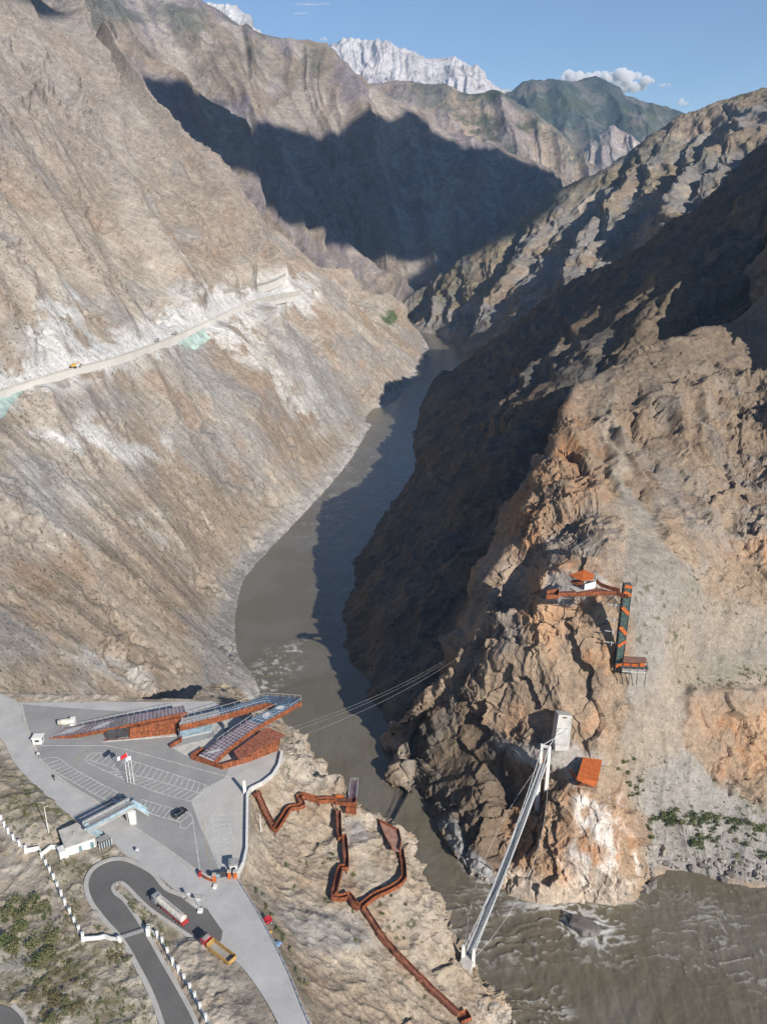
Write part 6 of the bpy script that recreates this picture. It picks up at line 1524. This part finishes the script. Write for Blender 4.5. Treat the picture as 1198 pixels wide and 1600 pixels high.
drape('safety_net', 'faded teal safety netting spread below the middle of the mountain road', [(272, 532), (300, 524), (318, 514), (330, 530), (305, 548), (290, 545)], M_TEAL)
def small_truck(px, py, m_, label, L_=8.0, rz=None):
    i = int(np.argmin([np.hypot(*(np.array([project(p[None])[0][0], project(p[None])[1][0]]) - np.array([px, py]))) for p in RP])); p = RP[min(i, len(RP) - 2)]; d_ = RP[min(i, len(RP) - 2) + 1] - p
    t = thing('dump_truck', label, 'truck', tuple(p), None, math.atan2(d_[1], d_[0]) if rz is None else rz, world=False)
    obj('cab', MB().box((L_ * .4, 0, 1.7), (L_ * .2, 2.4, 2.4)), m_, t, bevel=.1); obj('bed', MB().box((-L_ * .12, 0, 1.7), (L_ * .72, 2.5, 1.6)), M_GCONC, t, bevel=.05)
    for x in (L_ * .36, -L_ * .1, -L_ * .35):
        for y in (-1.1, 1.1): wheel(t, x, y, .5, .35)
small_truck(270, 517, M_FRAME, 'tiny grey truck on the dusty mountain road, farther one'); small_truck(241, 533, M_DFRAME, 'tiny dark truck on the dusty mountain road, nearer one', 6)
ep = RP[int(np.argmin([abs(project(p[None])[0][0] - 113) for p in RP]))] + np.array([3, -2, .3])
ex = thing('excavator', 'tiny yellow excavator working beside the dusty mountain road', 'excavator', tuple(ep), None, .7, world=False)
obj('house', MB().box((0, 0, 2.0), (3.6, 2.8, 1.6)).box((1.2, .7, 3.0), (1.4, 1.2, 1.2)), mat('digger_yellow', (.50, .32, .06), .6), ex, bevel=.1)
obj('boom', MB().beam((1.2, -.4, 2.2), (4.2, -.4, 4.6), .5).beam((4.2, -.4, 4.6), (6.0, -.4, 2.4), .4), M_YEL, ex); obj('bucket', MB().box((6.0, -.4, 1.8), (1.0, 1.2, 1.0)), M_DFRAME, ex)
for y in (-1.1, 1.1): obj('track', MB().box((0, y, .6), (4.2, .6, 1.0)), M_BLACK, ex, bevel=.2)

# ================================================================== BOULDERS
def rock_mesh(seed, sub=4, rough=.35, flat=.7):
    rs = np.random.RandomState(seed); bm = bmesh.new(); bmesh.ops.create_icosphere(bm, subdivisions=sub, radius=1)
    V = np.array([v.co for v in bm.verts]); 
    N_ = rs.normal(size=(14, 3)); N_ /= np.linalg.norm(N_, axis=1)[:, None]; dd = rs.uniform(.55, .95, 14)
    pr_ = V @ N_.T; sc = np.min(np.where(pr_ > .05, dd / np.maximum(pr_, .05), 9), axis=1); V = V * np.minimum(sc, 1.2)[:, None]
    V = V * (1 + fbm(V + seed * 3, .5, 5)[:, None] * rough * .25) * np.array([1, 1, flat])
    for v, c in zip(bm.verts, V): v.co = Vector(c)
    me = bpy.data.meshes.new('boulder'); bm.to_mesh(me); bm.free()
    return me
M_ROCKB = mat('boulder_rock', (.32, .285, .245), .95, var=.3, scale=1.2, bump=.8, bscale=3)
M_ROCKD = mat('dark_boulder_rock', (.17, .155, .145), .95, var=.35, scale=1.0, bump=.8, bscale=3)
RM = []
for k in range(6):
    me = rock_mesh(k + 2); me.materials.append(M_ROCKB if k < 3 else M_ROCKD); RM.append(me)
def boulder(px, py, s_, k, label, group=None, z=None, sq=(1, 1, 1)):
    p = Zp(px, py, z) if z is not None else on(px, py, 0)
    if z is None and group and p[2] < .6: return
    o_ = bpy.data.objects.new('boulder', RM[k % 6]); COL.objects.link(o_)
    o_.location = p; o_.scale = (s_ * sq[0], s_ * sq[1], s_ * sq[2]); o_.rotation_euler = (.2 * (k % 3), .15 * (k % 5), k * 1.7)
    tag(o_, label, 'boulder', group); return o_
boulder(909, 1448, 6.4, 3, 'big dark craggy rock standing in the rapids of the brown river', None, 1.6, (1.15, .62, .8)).rotation_euler = (0, .1, -.55)
boulder(926, 1456, 3.6, 4, 'pale tilted slab leaning on the right end of the big rock in the rapids', None, .9, (1.0, .6, .6)); boulder(893, 1436, 2.6, 5, 'small dark rock at the left end of the big rock in the rapids', None, .1, (1.2, .7, .6))
boulder(1074, 1397, 1.2, 3, 'small lone dark rock breaking the water right of the cliff', None, 0.0); boulder(1020, 1383, 3.0, 4, 'dark angular boulder at the water edge, left one of the pair by the cliff foot', None, 1.0, (.8, .6, 1.2)); boulder(1008, 1388, 3.2, 5, 'dark angular boulder against the foot of the white streaked cliff', None, 1.0, (.7, .6, 1.3))
boulder(1018, 1322, 2.8, 0, 'rounded brown boulder on the gravel beach, larger left one of two'); boulder(1038, 1326, 2.2, 1, 'rounded brown boulder on the gravel beach, smaller right one of two'); boulder(1139, 1366, 2.6, 3, 'dark wedge shaped rock at the water edge below the bushes', None, None, (.8, .7, 1.2)); boulder(1100, 1347, 1.2, 2, 'pale block on the gravel beach below the bushes')
rs = np.random.RandomState(4)
for k in range(70):
    t = rs.rand(); px = 1000 + 200 * rs.rand(); py = 1330 + rs.rand() * 42 + (px - 1000) * .03
    boulder(px, py, rs.uniform(.5, 1.2) * (1.9 if rs.rand() < .2 else 1), rs.randint(6), 'small loose stone on the gravel beach below the bushes', 'loose stones on the gravel beach')
for k in range(40):
    a = rs.rand(); px = 360 + 55 * a + rs.uniform(-14, 6); py = 1040 - 190 * a + rs.uniform(-12, 25)
    boulder(px, py, rs.uniform(.6, 1.5), rs.randint(6), 'small loose stone on the left river bank above the visitor centre', 'loose stones on the left bank')
for k in range(26):
    px = 700 + rs.rand() * 90; py = 1345 + (px - 700) * .66 + rs.uniform(-10, 0)
    boulder(px, py, rs.uniform(.9, 2.0), rs.randint(6), 'wet boulder lining the foot of the shaded cliff', 'boulders lining the shaded cliff foot')
for k in range(24):
    px = 745 + rs.rand() * 80; py = 1560 + (px - 745) * .55 + rs.uniform(-6, 14)
    boulder(px, py, rs.uniform(.7, 1.6), rs.randint(3), 'pale boulder on the near shore at the bottom edge of the picture', 'pale boulders on the near shore')

# ================================================================== SHRUBS
def leaf_cluster(seed, n=340, flat=.75):
    rs = np.random.RandomState(seed); V = []; F = []
    lob = rs.normal(size=(7, 3)) * np.array([.45, .45, .25]) + np.array([0, 0, .45])
    for k in range(n):
        c = lob[rs.randint(7)] + rs.normal(size=3) * .23; c[2] = abs(c[2]) * flat
        a = rs.normal(size=3); a /= np.linalg.norm(a); b = np.cross(a, rs.normal(size=3)); b /= np.linalg.norm(b); s_ = rs.uniform(.09, .17)
        i = len(V); V += [c - a * s_, c + b * s_ * .55, c + a * s_, c - b * s_ * .55]; F.append((i, i + 1, i + 2, i + 3))
    me = bpy.data.meshes.new('foliage'); me.from_pydata([tuple(v) for v in V], [], F); me.update(); return me
def leaf_mat(name, c):
    m = mat(name, c, .8, var=.35, scale=2.2); n = m.node_tree; b = n.nodes['Principled BSDF']
    return m
M_LEAF = [leaf_mat('dark_leaf', (.105, .135, .055)), leaf_mat('olive_leaf', (.18, .185, .085)), leaf_mat('dry_leaf', (.20, .165, .085))]
LM = []
for k in range(6):
    me = leaf_cluster(k + 1); me.materials.append(M_LEAF[k % 3]); LM.append(me)
def shrub(px, py, s_, k, label, group, only=None):
    p = on(px, py, -.1, only)
    if p[2] < .5: return
    o_ = bpy.data.objects.new('shrub', LM[k]); COL.objects.link(o_); o_.location = p; o_.scale = (s_, s_, s_ * rs.uniform(.7, 1.0)); o_.rotation_euler = (0, 0, rs.uniform(0, 6)); tag(o_, label, 'shrub', group)
def inpoly(px, py, poly): return polymask(np.array([px], float), np.array([py], float), poly, .01)[0] > .5
def scatter(poly, n, smin, smax, kinds, label, group, clump=None, only=None):
    xs = [p[0] for p in poly]; ys = [p[1] for p in poly]; c = 0; t = 0
    cl = [(rs.uniform(min(xs), max(xs)), rs.uniform(min(ys), max(ys))) for _ in range(clump or 1)]
    while c < n and t < n * 60:
        t += 1
        if clump and rs.rand() < .75:
            b_ = cl[rs.randint(len(cl))]; px, py = b_[0] + rs.normal() * 15, b_[1] + rs.normal() * 10
        else: px, py = rs.uniform(min(xs), max(xs)), rs.uniform(min(ys), max(ys))
        if not inpoly(px, py, poly): continue
        q = np.array([px]), np.array([py])
        if max(polymask(*q, MAINROAD, 3)[0], polymask(*q, HAIRPIN, 5)[0], polymask(*q, LOWROAD, 5)[0]) > .02: continue
        shrub(px, py, rs.uniform(smin, smax), kinds[rs.randint(len(kinds))], label, group, only); c += 1
scatter([(1000, 1285), (1060, 1262), (1120, 1275), (1198, 1290), (1198, 1350), (1140, 1345), (1060, 1315), (1000, 1310)], 100, 1.0, 2.7, [0, 0, 3, 3, 1], 'dark green shrub on the gravel slope right of the white streaked cliff', 'shrubs on the gravel slope', 9)
scatter([(955, 1165), (990, 1170), (1010, 1240), (980, 1250)], 14, .9, 1.9, [0, 1, 3], 'green shrub on the scree just right of the orange roofed cabin', 'shrubs beside the cabin')
scatter([(0, 1405), (60, 1395), (95, 1440), (90, 1500), (50, 1510), (0, 1480)], 70, .9, 2.1, [0, 1, 3, 4, 4], 'green shrub in the thicket near the left edge below the fence', 'shrubs in the left thicket', 5)
scatter([(95, 1490), (200, 1490), (235, 1590), (60, 1600), (40, 1540)], 50, .7, 1.5, [1, 4, 2, 5, 0], 'low olive shrub on the stony ground below the hairpin road', 'low shrubs below the hairpin', 8)
scatter([(400, 1260), (500, 1290), (640, 1400), (690, 1500), (560, 1480), (450, 1400)], 26, .5, 1.0, [0, 1, 4], 'small shrub scattered on the bare promontory slope', 'shrubs on the promontory', None, ('promontory',))
scatter([(388, 1380), (412, 1420), (445, 1480), (470, 1540), (482, 1540), (430, 1440), (400, 1375)], 22, .5, 1.1, [0, 1, 3], 'low shrub growing just outside the guard rail', 'shrubs along the guard rail', None, ('promontory',))
# the uncounted low scrub between them: one object
SV_, SF_, SO_ = [], [], [0]
def scrub(poly, n, smin, smax, only=None):
    xs = [p[0] for p in poly]; ys = [p[1] for p in poly]; c = 0; t = 0
    while c < n and t < n * 40:
        t += 1; px, py = rs.uniform(min(xs), max(xs)), rs.uniform(min(ys), max(ys))
        if not inpoly(px, py, poly): continue
        q = np.array([px]), np.array([py])
        if fbm(np.array([[px, py, 0.0]]), 26, 3, off=3)[0] < -.12 or max(polymask(*q, MAINROAD, 3)[0], polymask(*q, HAIRPIN, 5)[0], polymask(*q, LOWROAD, 5)[0]) > .02: continue
        p = on(px, py, -.05, only)
        if p[2] < .5: continue
        k = rs.randint(6); v = np.array([x.co for x in LM[k].vertices])[:4 * 110]; s_ = rs.uniform(smin, smax)
        SV_.append(v * s_ + p); SF_.append(np.arange(len(v)).reshape(-1, 4) + SO_[0]); SO_[0] += len(v); c += 1
scrub([(0, 1395), (130, 1420), (200, 1480), (240, 1600), (0, 1600)], 330, .3, .8)
scrub([(182, 1390), (225, 1418), (262, 1450), (262, 1480), (245, 1480), (200, 1420)], 40, .4, 1.0)
scrub([(60, 1330), (130, 1345), (130, 1450), (80, 1450)], 70, .3, .8); scrub([(0, 1170), (60, 1240), (140, 1300), (60, 1330), (0, 1290)], 120, .3, .9)
scrub([(195, 1330), (260, 1365), (240, 1370), (180, 1340), (130, 1365), (128, 1400), (120, 1350)], 50, .3, .7)
scrub([(330, 890), (400, 860), (390, 1000), (340, 1060), (310, 1000)], 60, .6, 1.4, ('mountain_slope',)); scrub([(980, 1160), (1198, 1240), (1198, 1370), (1010, 1340)], 160, .4, 1.2, ('rock_spur',))
scrub([(1050, 1040), (1198, 1035), (1198, 1070), (1060, 1080)], 60, .5, 1.3, ('rock_spur',)); scrub([(940, 620), (1190, 480), (1198, 1000), (1040, 900)], 150, .4, 1.2, ('rock_spur',))
scrub([(0, 640), (500, 600), (420, 800), (300, 1000), (0, 1040)], 260, .5, 1.4, ('mountain_slope',))
o_ = quad_mesh('scrub', np.concatenate(SV_), np.concatenate(SF_), None, M_LEAF[1], False); o_['kind'] = 'stuff'

# ================================================================== HAZE
def haze(z1, dens):
    mb = MB().box((0, 2000, (z1 - 40) / 2), (24000, 19000, z1 + 40)); o_ = obj('haze', mb, bpy.data.materials.new('haze_air'))
    m = o_.data.materials[0]; m.use_nodes = True; n = m.node_tree; n.nodes.remove(n.nodes['Principled BSDF'])
    v = n.nodes.new('ShaderNodeVolumePrincipled'); v.inputs['Color'].default_value = (.45, .68, 1.0, 1); v.inputs['Density'].default_value = dens; v.inputs['Anisotropy'].default_value = .0
    n.links.new(v.outputs[0], n.nodes['Material Output'].inputs['Volume']); o_['kind'] = 'stuff'; return o_
haze(2500, 3.4e-5)
